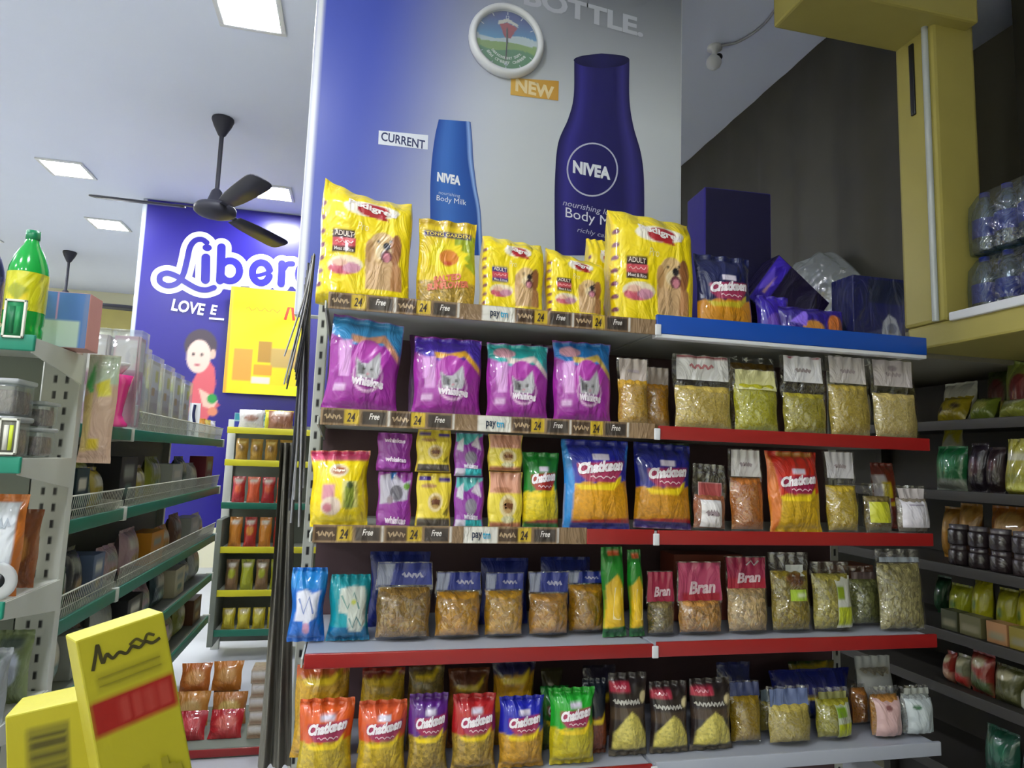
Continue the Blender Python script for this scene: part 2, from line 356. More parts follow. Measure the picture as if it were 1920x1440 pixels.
# ------------------------------------------------------------------ the room
XR = 2.08; YB = 7.77; YF = -4.2; XL = -5.2; XR2 = 2.82
def sbox(name, m, *a, b=0.0):
    mb = MB(); mb.box(*a, b=b); return struct(sharp(mb.build(name, m)))
sbox('floor', 'floor', XL, XR2+.1, YF, YB, -.05, 0)
sbox('ceiling', 'ceiling', XL, XR2+.1, YF, YB, CEIL, CEIL+.05)
sbox('wall_back', 'wall', XL, XR2+.1, YB, YB+.1, 0, CEIL)
sbox('trim_1', 'yellowp', XL, -.2, YB-.12, YB, 3.0, 3.28)
sbox('wall_left', 'wall', XL-.1, XL, YF, YB, 0, CEIL)
sbox('wall_front', 'wall', XL, XR2+.1, YF-.1, YF, 0, CEIL)
sbox('wall_right', 'greyp', XR2, XR2+.1, YF, YB, 0, CEIL)
# loft over the right-hand racks: slab, pilaster, soffit block
sbox('trim_2', 'yellowp', XR-.04, XR2, -2.6, .31, 1.945, 2.03, b=.008)
sbox('trim_3', 'yellowp', XR-.05, XR+.13, .14, .315, 2.03, CEIL, b=.012)
sbox('trim_4', 'yellowp', 1.50, XR+.10, .09, .315, 3.12, CEIL, b=.01)
sbox('trim_5', 'white', XR-.055, XR-.03, -2.6, .12, 2.022, 2.052, b=.005)
sbox('trim_6', 'greyp', XR, XR2, .315, 6.2, 1.93, 2.03)
sbox('wall_middle', 'wall', .02, 1.14, .531, .95, 0, CEIL)
t = MB(); t.box(XR-.057, XR-.046, .225, .245, 2.82, 3.1, .003); struct(t.build('trim_7', 'black'))
pipe = MB(); pipe.tube([(XR-.062, .165, 2.03), (XR-.062, .165, 2.6), (XR-.062, .165, 3.12)], .011, 10)
tag(pipe.build('conduit', 'haze'), 'pale plastic conduit running up the yellow pilaster', 'pipe')

def led_panel(x, y, s, dim=False):
    o = empty('ceiling_light', (x, y, CEIL))
    mb = MB(); a = .15; b = .125
    for q in ((-a, a, -a, -b), (-a, a, b, a), (-a, -b, -b, b), (b, a, -b, b)): mb.box(q[0], q[1], q[2], q[3], -.012, 0, .003)
    mb.build('frame', 'white', o); d = MB(); d.box(-b, b, -b, b, -.008, -.001); d.build('diffuser', 'led_dim' if dim else 'led', o); return o
LTXT = {0: 'lit square panel light nearest the camera, cut by the top edge', 1: 'lit square panel light on the ceiling at the far left', 2: 'lit square panel light low on the ceiling left of the blue banner',
        3: 'lit square panel light right behind the ceiling fan blade'}
for i, (x, y, s) in enumerate(PANELS):
    tag(led_panel(x, y, s, s < 1), LTXT.get(i, 'unseen square ceiling panel light, assumed beyond the view'), 'light', 'ceiling panel lights')

# curtain behind the pilaster: dark sheet with soft folds
n = 120; ys = np.linspace(.315, 6.0, n); P = np.array([[(XR+.02+min(1, .15+(CEIL-z)*1.2)*(.013*math.sin(y*19+.5*math.sin(z*2))+.006*math.sin(y*43)), y, z) for y in ys] for z in np.linspace(2.03, CEIL-.002, 16)])
mb = MB(); mb.grid(P); mb.grid(P+np.array([.006, 0, 0]), flip=True); tag(mb.build('curtain', 'dark'), 'dark olive sheet curtain closing the loft behind the yellow pilaster', 'curtain')
mb = MB(); P = np.array([[(XR+.52+.01*math.sin(y*17), y, z) for y in np.linspace(-2.6, .3, 60)] for z in np.linspace(2.03, CEIL-.01, 6)]); mb.grid(P); mb.grid(P+np.array([.006, 0, 0]), flip=True)
tag(mb.build('recess_backing', 'dark'), 'dark backing added for the shaded loft recess behind the bottled water', 'sheet')  # added backing, its dark colour stands in for the shaded recess
# small white spot camera and its cable
c = W(1340, 88, Z=CEIL); o = empty('security_camera', (c[0], c[1], CEIL)); tag(o, 'small white ball security camera hanging under the ceiling', 'camera')
mb = MB(); mb.lathe([(0, 0), (.035, 0), (.035, -.012), (.014, -.02), (.012, -.05), (0, -.05)]); mb.build('mount', 'white', o)
mb = MB(); mb.lathe([(0.001, .036), (.02, .03), (.034, .012), (.036, -.004), (.03, -.022), (.015, -.034), (.001, -.038)], (-.01, -.01, -.085)); h = mb.build('ball_housing', 'white', o)
mb = MB(); mb.lathe([(0.001, .008), (.012, .006), (.016, 0), (.016, -.01), (0.001, -.01)], M4=Matrix.Translation((.006, -.034, -.066)) @ Matrix.Rotation(R(75), 4, 'X')); mb.build('lens', 'black', h)
pts = smooth([W(1352, 86, Z=CEIL-.01), W(1385, 78, Z=CEIL-.01), W(1425, 52, Z=CEIL-.01), W(1455, 16, Z=CEIL-.01), W(1500, -60, Z=CEIL-.01)])
mb = MB(); mb.tube(pts, .006, 6); tag(mb.build('cable', 'paleband'), 'grey cable curving along the ceiling from the security camera', 'cable')

# ------------------------------------------------------------------ ceiling fans
def fan(loc, rod, ang, label):
    o = empty('ceiling_fan', loc); tag(o, label, 'fan', 'ceiling fans')
    mb = MB(); mb.lathe([(.001, 0), (.062, 0), (.064, -.012), (.05, -.05), (.022, -.105), (.012, -.115), (.001, -.115)]); mb.build('canopy', 'fan', o)
    mb = MB(); mb.lathe([(.013, -.05), (.013, -rod)], seg=12); mb.build('downrod', 'fan', o)
    z = -rod
    mb = MB(); mb.lathe([(.012, z+.02), (.03, z), (.052, z-.07), (.055, z-.075), (.001, z-.08)]); mb.build('lower_canopy', 'fan', o)
    mb = MB(); z -= .07; mb.lathe([(.001, z), (.06, z-.002), (.105, z-.018), (.118, z-.035), (.118, z-.06), (.10, z-.075), (.06, z-.088), (.03, z-.094), (.001, z-.096)], seg=32); mb.build('motor', 'fan', o)
    for k in range(3):
        M4 = Matrix.Rotation(R(ang+120*k), 4, 'Z') @ Matrix.Translation((0, 0, z-.045)) @ Matrix.Rotation(R(-13), 4, 'X')
        b = MB(); out = smooth([(.17, -.045), (.3, -.06), (.5, -.068), (.64, -.062), (.665, 0), (.64, .062), (.5, .068), (.3, .06), (.17, .045)], 4).tolist()
        b.prism(out, -.003, .003, M4); bo = b.build('blade', 'fan', o)
        a = MB(); a.box(.09, .22, -.02, .02, .003, .009, .003, M4=M4); a.build('blade_arm', 'fan', bo)
fan((-.81, 2.435, CEIL), .46, 181, 'dark three-blade ceiling fan in front of the blue banner')
fan((-2.92, 5.9, CEIL), .42, 5, 'second dark ceiling fan, half hidden at far left')

# ------------------------------------------------------------------ main gondola
SH = dict(A=1.897, B=1.604, C=1.3185, D=1.025, E=.722)
def slotted(name, parent, x0, x1, y0, y1, z0, z1, n=1, pitch=.05):
    """pressed steel post with rows of slots on its face"""
    mb = MB(); mb.box(x0, x1, y0, y1, z0, z1, .003, C('c3c5bd', 0)); nz = int((z1-z0)/.0035); nx = 16 if n == 1 else 36
    U, V = np.meshgrid(np.linspace(0, 1, nx), np.linspace(0, 1, nz)); H = z1-z0; w = x1-x0; ops = []
    for z in np.arange(.06, H-.03, pitch):
        for k in range(n):
            c = (k+1)/(n+1); ops.append(('r', c-.0055/w, (z-.012)/H, c+.0055/w, (z+.012)/H, '#16161a'))
    P = np.stack([x0+.003+U*(w-.006), 0*U+y0-.0006, z0+.003+V*(H-.006)], -1); mb.grid(P, paint(U, V, None, '#c3c5bd', ops)); return sharp(mb.build(name, 'card', parent))
g = tag(empty('gondola_shelving', (0, 0, 0)), 'tall two-bay shelf unit of packed snacks filling the middle of the view', 'shelving')
for x in (-.05, .885, 1.79):
    slotted('upright', g, x, x+.032, .43, .47, 0, 2.02)
mb = MB(); mb.box(-.01, 1.785, .4275, .4295, .1, 1.99); sharp(mb.build('back_panel', 'steelr', g))  # cream panel coloured dark maroon for the shade between shelves
INK = '#3a2a22'
def ticket_ops(w, ticks, pays):
    ops = []; n = max(1, round(w/.165))
    def U(x): return x/w
    for x in ticks:
        ops += [('r', U(x), .12, U(x+.088), .92, '#4a3527'), ('r', U(x+.052), .1, U(x+.088), .95, '#c9a92a'), ('r', U(x+.095), .08, U(x+.155), .9, '#3d3330'),
                ('s', [(U(x+.004+.0032*i), .5+.16*math.sin(i*1.9+x*40)) for i in range(14)], .10, '#b59a78'), ('t', '24', U(x+.068), .5, U(.02), .55, INK, 0, .2),
                ('t', 'Free', U(x+.125), .6, U(.026), .38, '#e6e0da', 0, .3), ('r', U(x+.158), .05, U(x+.163), 1, '#d8d3cc')]
    for x in pays:
        ops += [('r', U(x), .0, U(x+.088), 1, '#d9d5cc'), ('t', 'pay', U(x+.034), .42, U(.026), .5, '#22304a'), ('t', 'tm', U(x+.059), .48, U(.02), .4, '#20a0c8')]
    return ops
# (shelf, bay, rail colour)
for k, z in SH.items():
    for b in (0, 1):
        x0, x1 = (0, .893) if b == 0 else (.903, 1.80)
        top = z-.002; m = MB(); m.box(x0, x1, .0, .425, top-.022, top, .002); so = sharp(m.build('shelf', 'grey' if k in 'DE' else 'steel', g))
        zb = z-.031; hh = .043
        if b == 0 and k in 'ABC':
            wd = .893 if k != 'C' else .70
            tk = {'A': [.005, .17, .487, .652], 'B': [.005, .17, .487, .652], 'C': [.005, .175, .46]}[k]; py = [.395] if k != 'C' else [.37]
            st = panel('price_strip', wd, hh, .004, '#8a6f52', ticket_ops(wd, tk, py), 'film', .003, side='8a6f52', parent=so, bev=.001); st.location = (wd/2, -.007, zb)
            if k == 'C':
                r = MB(); r.box(.70, .893, -.008, .0, zb, zb+.04, .002); r.build('price_rail', 'red', so)
        elif b == 1 and k == 'A':
            r = MB(); r.box(.893, 1.80, -.012, .0, zb+.004, zb+.058, .002); r.build('price_rail', 'blue', so)
            r = MB(); r.box(.893, 1.80, -.010, .02, zb-.008, zb+.004, .002); r.build('rail_lip', 'white', so)
        else:
            r = MB(); r.box(x0, x1, -.010, .0, zb, zb+(.038 if b else .034), .002); r.build('price_rail', 'red' if k != 'E' or b == 0 else 'grey', so)
        if b == 1:
            c = MB(); c.box(.888, .906, -.014, -.008, zb-.002, zb+.03, .003); c.build('joint_clip', 'white', so)
# side bracket at the open left end of each shelf
    br = MB(); br.prism([(.0, -.02), (.42, -.05), (.42, .012), (.0, .0)], -.008, -.004, Matrix.Translation((0, 0, z-.01)) @ Matrix(((0, 0, 1, 0), (1, 0, 0, 0), (0, 1, 0, 0), (0, 0, 0, 1)))); sharp(br.build('shelf_bracket', 'steel', g))

# ------------------------------------------------------------------ the big lotion advert above the gondola
PX0, PX1, PY, PZ0, PZ1 = -.127, 1.215, .475, 1.94, CEIL-.005
pw, ph = PX1-PX0, PZ1-PZ0
def pu(px, py): p = W(px, py, Y=PY); return ((p[0]-PX0)/pw, (p[2]-PZ0)/ph)
def bgrad(U, V, S, A):
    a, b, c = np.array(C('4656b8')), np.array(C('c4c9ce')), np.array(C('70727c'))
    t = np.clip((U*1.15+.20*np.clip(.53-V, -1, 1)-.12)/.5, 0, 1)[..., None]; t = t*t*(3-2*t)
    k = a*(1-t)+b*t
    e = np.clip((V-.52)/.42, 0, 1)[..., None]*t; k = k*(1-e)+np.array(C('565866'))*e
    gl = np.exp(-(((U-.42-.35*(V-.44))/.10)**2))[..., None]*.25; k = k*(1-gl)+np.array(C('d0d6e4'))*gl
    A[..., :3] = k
def lr(ls, rs): n = 8; return [pu(*q) for q in smooth(ls, n)], [pu(*q) for q in smooth(rs, n)]
bigL, bigR = lr([(1077, 112), (1076, 180), (1066, 222), (1047, 268), (1041, 330), (1040, 400), (1041, 480)], [(1181, 112), (1181, 185), (1188, 235), (1202, 285), (1208, 330), (1209, 400), (1208, 480)])
capL, capR = lr([(1128, 100), (1090, 105), (1076, 113), (1092, 123), (1128, 128)], [(1129, 100), (1168, 104), (1181, 112), (1166, 123), (1129, 128)])
smL, smR = lr([(822, 224), (815, 255), (809, 300), (806, 350), (806, 410), (806, 480)], [(880, 228), (884, 262), (886, 300), (892, 350), (900, 400), (903, 480)])
shL, shR = lr([(872, 227), (874, 262), (876, 300), (884, 350), (893, 400), (897, 480)], [(882, 229), (885, 262), (887, 300), (893, 350), (901, 400), (904, 480)])
def rect(a, b): (u0, v1), (u1, v0) = pu(*a), pu(*b); return u0, v0, u1, v1
def txt(s, cx, cy, w, h, hx, rot=-4, shear=0, bold=.02):
    u, v = pu(cx, cy); u1, _ = pu(cx+w, cy); _, v1 = pu(cx, cy-h); return ('t', s, u, v, u1-u, v1-v, hx, rot, shear, bold)
def ring(cx, cy, r, w, hx):
    return ('s', [pu(cx+r*math.cos(t), cy+r*1.05*math.sin(t)) for t in np.linspace(0, 2*math.pi, 49)], w, hx)
c4 = [pu(*q) for q in [(709, 245), (802, 254), (801, 281), (708, 271)]]
n4 = [pu(*q) for q in [(958, 146), (1048, 152), (1047, 189), (957, 178)]]
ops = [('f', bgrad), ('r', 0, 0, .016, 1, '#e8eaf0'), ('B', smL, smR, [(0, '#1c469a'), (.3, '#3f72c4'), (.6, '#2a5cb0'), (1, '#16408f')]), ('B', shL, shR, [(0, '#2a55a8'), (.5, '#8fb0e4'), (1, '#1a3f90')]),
       ('B', bigL, bigR, [(0, '#16134a'), (.12, '#37318c'), (.3, '#221d66'), (.75, '#1d195c'), (.9, '#3a3484'), (1, '#17144a')]), ('B', capL, capR, [(0, '#12103f'), (.5, '#1c1858'), (1, '#12103f')]), ('B', [c4[0], c4[3]], [c4[1], c4[2]], [(0, '#dfe3ee'), (1, '#dfe3ee')]), ('B', [n4[0], n4[3]], [n4[1], n4[2]], [(0, '#d6aa52'), (1, '#c8963e')]),
       txt('CURRENT', 755, 264, 82, 17, '#27315f', -3.5), txt('NEW', 1003, 167, 72, 25, '#e3cfa0', -4, 0, .04),
       txt('BOTTLE.', 1097, 22, 216, 36, '#b9bcc6', -4.5, 0, .035),
       txt('NIVEA', 841, 336, 44, 18, '#e8ecf4', -3, 0, .05), txt('nourishing', 842, 366, 40, 8, '#b9c6e2', -3, 0, 0), txt('Body Milk', 846, 378, 56, 13, '#dfe6f2', -3, 0, 0),
       ring(1111, 319, 47, .0037, '#b9bcd0'), txt('NIVEA', 1110, 320, 70, 24, '#e3e6ee', -3, 0, .05),
       txt('nourishing lotion', 1113, 395, 112, 14, '#c4c6da', -5, .25, 0), txt('Body Milk', 1116, 414, 108, 24, '#dfe0ee', -5, 0, 0), txt('richly caring', 1120, 441, 74, 11, '#b8bad2', -5, .25, 0)]
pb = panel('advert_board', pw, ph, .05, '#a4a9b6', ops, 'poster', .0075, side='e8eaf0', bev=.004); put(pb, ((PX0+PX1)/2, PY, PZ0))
tag(pb, 'tall blue and grey lotion advert board standing behind the top shelf', 'poster')
# wall clock on the board
cc = W(953, 69, Y=.44); o = empty('wall_clock', (cc[0], PY-.001, cc[2])); tag(o, 'round white-rimmed clock with a blue and green dial on the advert board', 'clock')
RX = Matrix.Rotation(R(90), 4, 'X'); r0 = .137
mb = MB(); mb.lathe([(r0-.02, 0), (r0, 0), (r0+.001, .012), (r0-.004, .026), (r0-.014, .032), (r0-.024, .026), (r0-.026, .012)], seg=64, M4=RX); mb.build('rim', 'white', o)
rr = np.linspace(0.001, r0-.02, 36); th = np.linspace(0, 2*np.pi, 96); RR, TH = np.meshgrid(rr, th, indexing='ij'); U = RR*np.cos(TH); V = RR*np.sin(TH); q = r0-.022; U2 = U/q; V2 = V/q
def dial(U, V, S, A):
    top, mid = np.array(C('123a9a')), np.array(C('3fa0d8')); t = np.clip((V-.0)/.75, 0, 1)[..., None]; A[..., :3] = mid*(1-t)+top*t
    m = V < .12+.10*np.sin(U*3.2); A[m, :3] = C('d6e4ea'); m = V < -.02+.10*np.cos(U*3-.2)-.12*np.cos(U*2.2); A[m, :3] = C('8ab04e'); m = V < -.30+.06*np.sin(U*4); A[m, :3] = C('3d8a4c')
    m = inpoly(U, V, [(-.30, .62), (0, .74), (.36, .60), (.34, .5), (0, .62), (-.28, .5)]); A[m, :3] = C('e9e4dc')
    m = inpoly(U, V, [(-.26, .52), (0, .60), (.32, .48), (.12, .1), (-.06, .1)]); A[m, :3] = C('b3223c')
mb = MB(); A = paint(U2, V2, None, '#123a9a', [('f', dial)]); P = np.stack([U, 0*U-.010, V], -1); mb.grid(P, A, flip=True)
def arc(s, r, a0, step, sz):
    for i, ch in enumerate(s):
        if ch == ' ': continue
        v, f = text2d(ch, .03); a = R(a0+step*i); wv = .55 if ch in 'il' else 1
        x = v[:, 0]*sz*.8*wv; y = v[:, 1]*sz; rr_ = r-y; px = rr_*np.cos(a)-x*math.sin(a)*1; pz = rr_*np.sin(a)+x*math.cos(a)
        mb.add(np.stack([px, 0*px-.0115, pz], 1), f, C('e6f0e4', 0))
arc('Deliciously Soft', .066, 270-48, 6.4, .010); arc('and Creamy Cheese', .083, 270-52, 6.5, .011)
for k in range(12):
    a = R(30*k); mb.add([(( .098+e)*math.cos(a)-s*math.sin(a), -.0115, (.098+e)*math.sin(a)+s*math.cos(a)) for e, s in ((0, -.0015), (.012, -.0015), (.012, .0015), (0, .0015))], [(0, 1, 2, 3)], C('dfe8f2', 0))
for st, a in (('12', 90), ('6', 270), ('3', 0)):
    v, f = text2d(st); mb.add(np.stack([v[:, 0]*.013+.092*math.cos(R(a)), 0*v[:, 0]-.012, v[:, 1]*.014+.088*math.sin(R(a))], 1), f, C('dfe8f2', 0))
mb.build('dial', 'paper', o)
for nm, L, wd, a in (('hour_hand', .05, .006, 92), ('minute_hand', .085, .004, 268)):
    h = MB(); h.prism([(-.012, -wd/2), (L*.8, -wd/2), (L, 0), (L*.8, wd/2), (-.012, wd/2)], .014+.001*(nm[0] == 'm'), .0155+.001*(nm[0] == 'm'), RX @ Matrix.Rotation(R(a), 4, 'Z')); h.build(nm, 'black', o)
gl = MB(); gl.lathe([(0.001, .022), (r0-.022, .021)], seg=48, M4=RX); gl.build('glass_cover', 'acrylic', o)
# ------------------------------------------------------------------ packets on the gondola
def pix(p):
    d = np.asarray(p)-CAM; k = d @ _f; return 960+FPX*(d @ _r)/k, 720-FPX*(d @ _u)/k
def spot(x0, x1, yt, z, Y):
    """left, right, top of a thing in the photo + the shelf it stands on -> centre x, width, height"""
    xm = W((x0+x1)/2, yt, Y=Y)[0]; yb = pix((xm, Y, z))[1]; ym = (yt+yb)/2
    a, b = W(x0, ym, Y=Y)[0], W(x1, ym, Y=Y)[0]; h = W((x0+x1)/2, yt, Y=Y)[2]-z; gap = {SH['B']: .258, SH['C']: .254, SH['D']: .262, SH['E']: .272}.get(z); return (a+b)/2, (b-a)*.98, min(h, gap) if gap else h
_seed = [10]
def seed(): _seed[0] += 7; return _seed[0]
def stand(o, x, y, z, lean=4, roll=0, yaw=0): return settle(put(o, (x, y, z), -lean, roll, yaw), z)

BADGE_W, BRN, RED, TAN = '#e9dfd2', '#4a2a26', '#b01f2a', '#cfa468'
def dogfood(o, tagc='#3f2624', small=False):
    lw = .30 if not small else .22
    o += [('side', .35, '#f0cf10')]+[('e', .03, .12+.11*i, .03, .022, '#7a3b5a') for i in range(7)]
    o += [('e', .54, .79, lw, .075, '#f2ead8'), ('e', .56, .785, lw*.58, .068, RED), ('p', [(.5, .74), (.68, .75), (.74, .70), (.6, .71)], RED), ('t', 'Pedigree', .55, .795, lw*1.75, .075, '#efe6e2', -8, 0, .04),
          ('r', .14, .505, .38, .575, tagc), ('t', 'ADULT', .26, .54, .20, .045, '#e9d8c8', -3), ('r', .14, .435, .39, .507, '#d4505a'), ('s', [(.17+.019*i, .47+.012*math.sin(i*2)) for i in range(11)], .008, '#f0b8b4'), ('r', .14, .385, .39, .437, tagc), ('t', 'Meat & Rice', .265, .41, .21, .03, '#d9cfc8', -3),
          ('t', 'Pro', .46, .62, .12, .07, '#efe3b0', -3, .2, -.01)]
    o += [('e', .29, .285, .19, .075, '#efe0c0'), ('e', .27, .25, .16, .05, '#c9566a'), ('e', .36, .26, .10, .045, '#c98aa0'), ('e', .23, .30, .08, .03, '#e6b7a0')]
    o += [('p', [(.52, .10), (.50, .34), (.56, .46), (.84, .44), (.90, .22), (.90, .10)], '#cfa87a'), ('p', [(.78, .10), (.80, .36), (.90, .30), (.91, .10)], '#b88252'), ('e', .68, .46, .15, .135, '#d6b27c'), ('e', .83, .45, .065, .135, '#9a6238'), ('e', .545, .42, .05, .10, '#b78c58'),
          ('e', .70, .42, .09, .065, '#e2cba0'), ('e', .73, .385, .065, .055, '#5a2430'), ('e', .735, .375, .04, .04, '#d88a98'), ('e', .73, .475, .042, .036, '#1d1a20'), ('e', .635, .51, .018, .014, '#2a1e18'), ('e', .77, .52, .016, .014, '#2a1e18')]
    return o
def dog(x0, x1, yt, Y, label, cat='pet food', d=.10, **k):
    x, w, h = spot(x0, x1, yt, SH['A'], Y); sm = w < .2
    o = packet('dog_food_bag', w, h, d, 'gus', '#f4d90e', dogfood([], k.pop('tagc', '#3f2624'), sm), seed(), back='#e9cd10', **{**dict(wr=1.0), **{a: b for a, b in k.items() if a in ('sag', 'skew', 'wr')}})
    stand(o, x, Y+d/2, SH['A'], k.get('lean', 2), k.get('roll', 0), k.get('yaw', 0)); return tag(o, label, cat, 'yellow dog food bags on the top shelf')
dog(594, 776, 340, .03, 'largest yellow dog food bag at the left end of the top shelf', d=.12, sag=.06, skew=-.07, roll=0)
dog(905, 1026, 440, .03, 'small yellow dog food bag with a blue tag, beside the sunflower seed pouch', tagc='#2c2a86', skew=-.03)
dog(1028, 1142, 470, .03, 'small yellow dog food bag with a drooping torn-looking top', skew=-.09, sag=.03)
dog(1105, 1168, 442, .20, 'yellow dog food bag peeping out behind the two at the shelf joint', d=.08)
dog(1152, 1311, 393, .03, 'large yellow dog food bag standing at the joint of the two top shelves', d=.12, skew=-.03)
# sunflower seed pouch
x, w, h = spot(783, 898, 403, SH['A'], .04)
o = packet('seed_pouch', w, h, .07, 'doy', '#e6c81a', [('r', 0, .0, 1, .30, '#b8963a', .8), ('f', lambda U, V, S, A: A.__setitem__((U > .62) & (V > .40) & (V < .84) & (V > .9-.5*U), C('9aa81c', 0))),
   ('p', [(.5+(.40 if i % 2 else .29)*math.cos(i*math.pi/11), .58+(.21 if i % 2 else .15)*math.sin(i*math.pi/11)) for i in range(22)], '#f2dc20'), ('e', .52, .57, .17, .09, '#d9822a'), ('e', .5, .50, .08, .03, '#c04a1e'), ('r', 0, .93, 1, 1, '#c7a51c'),
   ('r', .08, .80, .92, .865, '#3a2a6a'), ('t', 'TONG GARDEN', .5, .832, .78, .04, '#f0d860', 0, 0, .02), ('t', 'SALTED', .5, .335, .46, .075, '#e07a5a', 8, 0, .06), ('t', 'SUNFLOWER', .52, .255, .70, .075, '#e07a5a', 6, 0, .06)], seed())
tag(stand(o, x, .075, SH['A']), 'yellow pouch of salted sunflower seeds on the top shelf', 'snack pack')

# chatkeen-type snack bags: coloured top, contents showing below
def snack(x0, x1, yt, sh, Y, top, body, label, name='snack_bag', d=.065, kind='pil', split=.50, word='Chatkeen', red='#a8325a', bottom=None, grain=.6, group=None, lean=6, roll=0, yaw=0, z=None, ylo=None, h=None, cat='snack pack', mt='film', bcol=None, extra=(), **k):
    z = SH[sh] if z is None else z
    x, w, hh = spot(x0, x1, yt, z, Y); h = h or hh
    s = split
    wob = [(i/12, s+.02*math.sin(i*2.3)+.04*(i/12)) for i in range(13)]
    ops = [('p', [(-.1, -.1)]+[(-.1, s)]+wob+[(1.1, s), (1.1, -.1)], body, grain), ('p', [(.12, s+.0), (.3, s-.02), (.66, s), (.86, s+.10), (.84, s+.02), (.7, s-.07), (.2, s-.07)], bcol or '#f2d21c')] if body else []
    if bottom: ops += [('r', 0, 0, 1, .10, bottom), ('p', [(0, .08), (1, .08), (1, .13), (.3, .11)], RED)]
    if word: ops += [('p', [(.18, s+.10), (.30, s+.02), (.74, s+.02), (.86, s+.14), (.92, s+.26), (.16, s+.22)], red), ('r', .40, s+.265, .66, s+.335, '#d8cfe0'), ('t', word, .53, s+.19, .72, .13, '#efe6ea', 5, .25, .06), ('s', [(.34+.04*i, s+.07+.015*math.sin(i*2.2)) for i in range(11)], .014, '#e6c0c8')]
    o = packet(name, w, h, d, kind, top, ops+list(extra), seed(), m=mt, **k)
    return tag(stand(o, x, Y+d/2, z, lean, roll, yaw), label, cat, group)
def carton(name, x0, x1, yt, z, Y, d, base, ops, label, cat='carton', m='card', lean=0, roll=0, yaw=0, side=None, group=None, h=None):
    x, w, hh = spot(x0, x1, yt, z, Y); o = panel(name, w, h or hh, d, base, ops, m, .004, side or base, bev=.004)
    return tag(settle(put(o, (x, Y, z), -lean, roll, yaw), z), label, cat, group)
# top shelf, right bay
NAVY = '#17155c'
carton('gift_carton', 1322, 1446, 357, SH['A'], .27, .14, '#0d0830', [('r', 0, .3, 1, .305, '#150c44')], 'tall dark purple carton behind the blue snack bag on the top shelf', yaw=-3, side='22117a')
snack(1316, 1426, 470, 'A', .03, '#10184e', '#d08a14', 'dark blue snack bag with a gold lower half under the purple carton', split=.38, grain=.15, bcol='#c9b62a')
x, w, h = spot(1452, 1520, 508, SH['A'], .06)
o = packet('chocolate_bag', .12, .15, .05, 'pil', '#3a1fb0', [('e', .5, .4, .3, .2, '#7a58c8')], seed(), m='film'); tag(stand(o, x-.03, .115, SH['A'], 4), 'shiny violet sweet bag tucked behind the dark carton on its side', 'sweets')
x, w, h = spot(1450, 1600, 585, SH['A'], .05)
o = packet('chocolate_bag', .235, .105, .07, 'pil', '#2d1a86', [('e', .42, .30, .17, .24, '#cc8a3e'), ('e', .80, .40, .15, .40, '#c9702e'), ('p', [(.08, .5), (.36, .9), (.3, .35)], '#8a6ae8')], seed()); tag(stand(o, x+.0, .055, SH['A'], 6), 'purple chocolate bag printed with two golden round biscuits', 'sweets')
o = panel('tilted_carton', .24, .20, .09, '#140b30', [('r', 0, 0, .24, 1, '#3a22b4'), ('p', [(.02, .2), (.2, .5), (.04, .8)], '#6a52d8'), ('p', [(.10, .25), (.15, .25), (.15, .7)], '#b08a9a')], 'film', .004, side='150c34', bev=.004)  # left strip painted brighter purple for the carton's lit, shiny end
c = W(1464, 412, Y=.155); tag(settle(put(o, (c[0]-.029, .155, 2), -3, 38, 0), SH['A']), 'dark glossy carton slanting on top of the purple chocolate bag', 'carton')
carton('biscuit_carton', 1600, 1698, 520, SH['A'], .03, .10, '#12164a', [('r', .28, .62, 1, .97, '#0c1430'), ('p', [(.52, .08), (.56, .34), (.68, .46), (.82, .40), (.95, .08)], '#8d8f98'), ('e', .74, .25, .1, .08, '#5c5e70')], 'small navy carton with a grey round print at the right end of the top shelf', m='film')

# second shelf: cat food
def catfood(pan, mid, fish, big=1):
    o = [('p', [(.0, .98), (0, .80), (.25, .70), (.5, .66), (.75, .72), (1, .55), (1, 1)], pan), ('p', [(.30, .72), (.5, .69), (.72, .75), (.98, .54), (.98, .62), (.74, .84), (.5, .78), (.28, .80)], mid),
         ('p', [(.12, .72), (.15, .35), (.29, .35), (.31, .74)], '#d59ad8')]
    if fish: o += [('e', .26, .86, .18, .07, '#dba0b0')]
    o += [('e', .54, .52, .24, .24, '#b03aa8'), ('e', .56, .37, .22, .17, '#e2b7dc'), ('e', .56, .385, .20, .155, '#9a2f98'), ('p', [(.40, .34), (.37, .56), (.45, .50), (.55, .50), (.70, .64), (.74, .42), (.70, .34)], '#b9b7bc'), ('p', [(.42, .38), (.40, .52), (.50, .47), (.52, .38)], '#5c5a60'), ('e', .50, .44, .02, .018, '#2a2a20'), ('e', .61, .44, .02, .018, '#2a2a20'), ('e', .56, .39, .02, .012, '#d88a98'),
          ('t', 'whiskas', .57, .31, .46*big, .10, '#efe2ee', -4, .1, .06), ('r', .10, .20, .26, .27, '#d9b0dc')]
    return o
def cat(x0, x1, yt, Y, label, pan, mid, fish=False, d=.07, big=1, **k):
    x, w, h = spot(x0, x1, yt, SH['B'], Y)
    o = packet('cat_food_bag', w, h, d, 'pil', '#9c2a9c', catfood(pan, mid, fish, big), seed(), back='#8a2490', wr=1.2, **{a: b for a, b in k.items() if a in ('sag', 'skew')})
    return tag(stand(o, x, Y+d/2, SH['B'], 5, k.get('roll', 0)), label, 'pet food', 'purple cat food bags on the second shelf')
cat(603, 752, 594, .02, 'leftmost and tallest purple cat food bag, silvery pattern at its top', '#3a98d8', '#e0a07a', skew=-.02, roll=3)
cat(772, 912, 628, .02, 'purple cat food bag with a dark violet and gold top corner', '#4a2ab0', '#d8a02a')
cat(913, 1040, 640, .02, 'purple cat food bag with a teal patch and pink meat print', '#28a8a8', '#d8c8c0', True, big=.85)
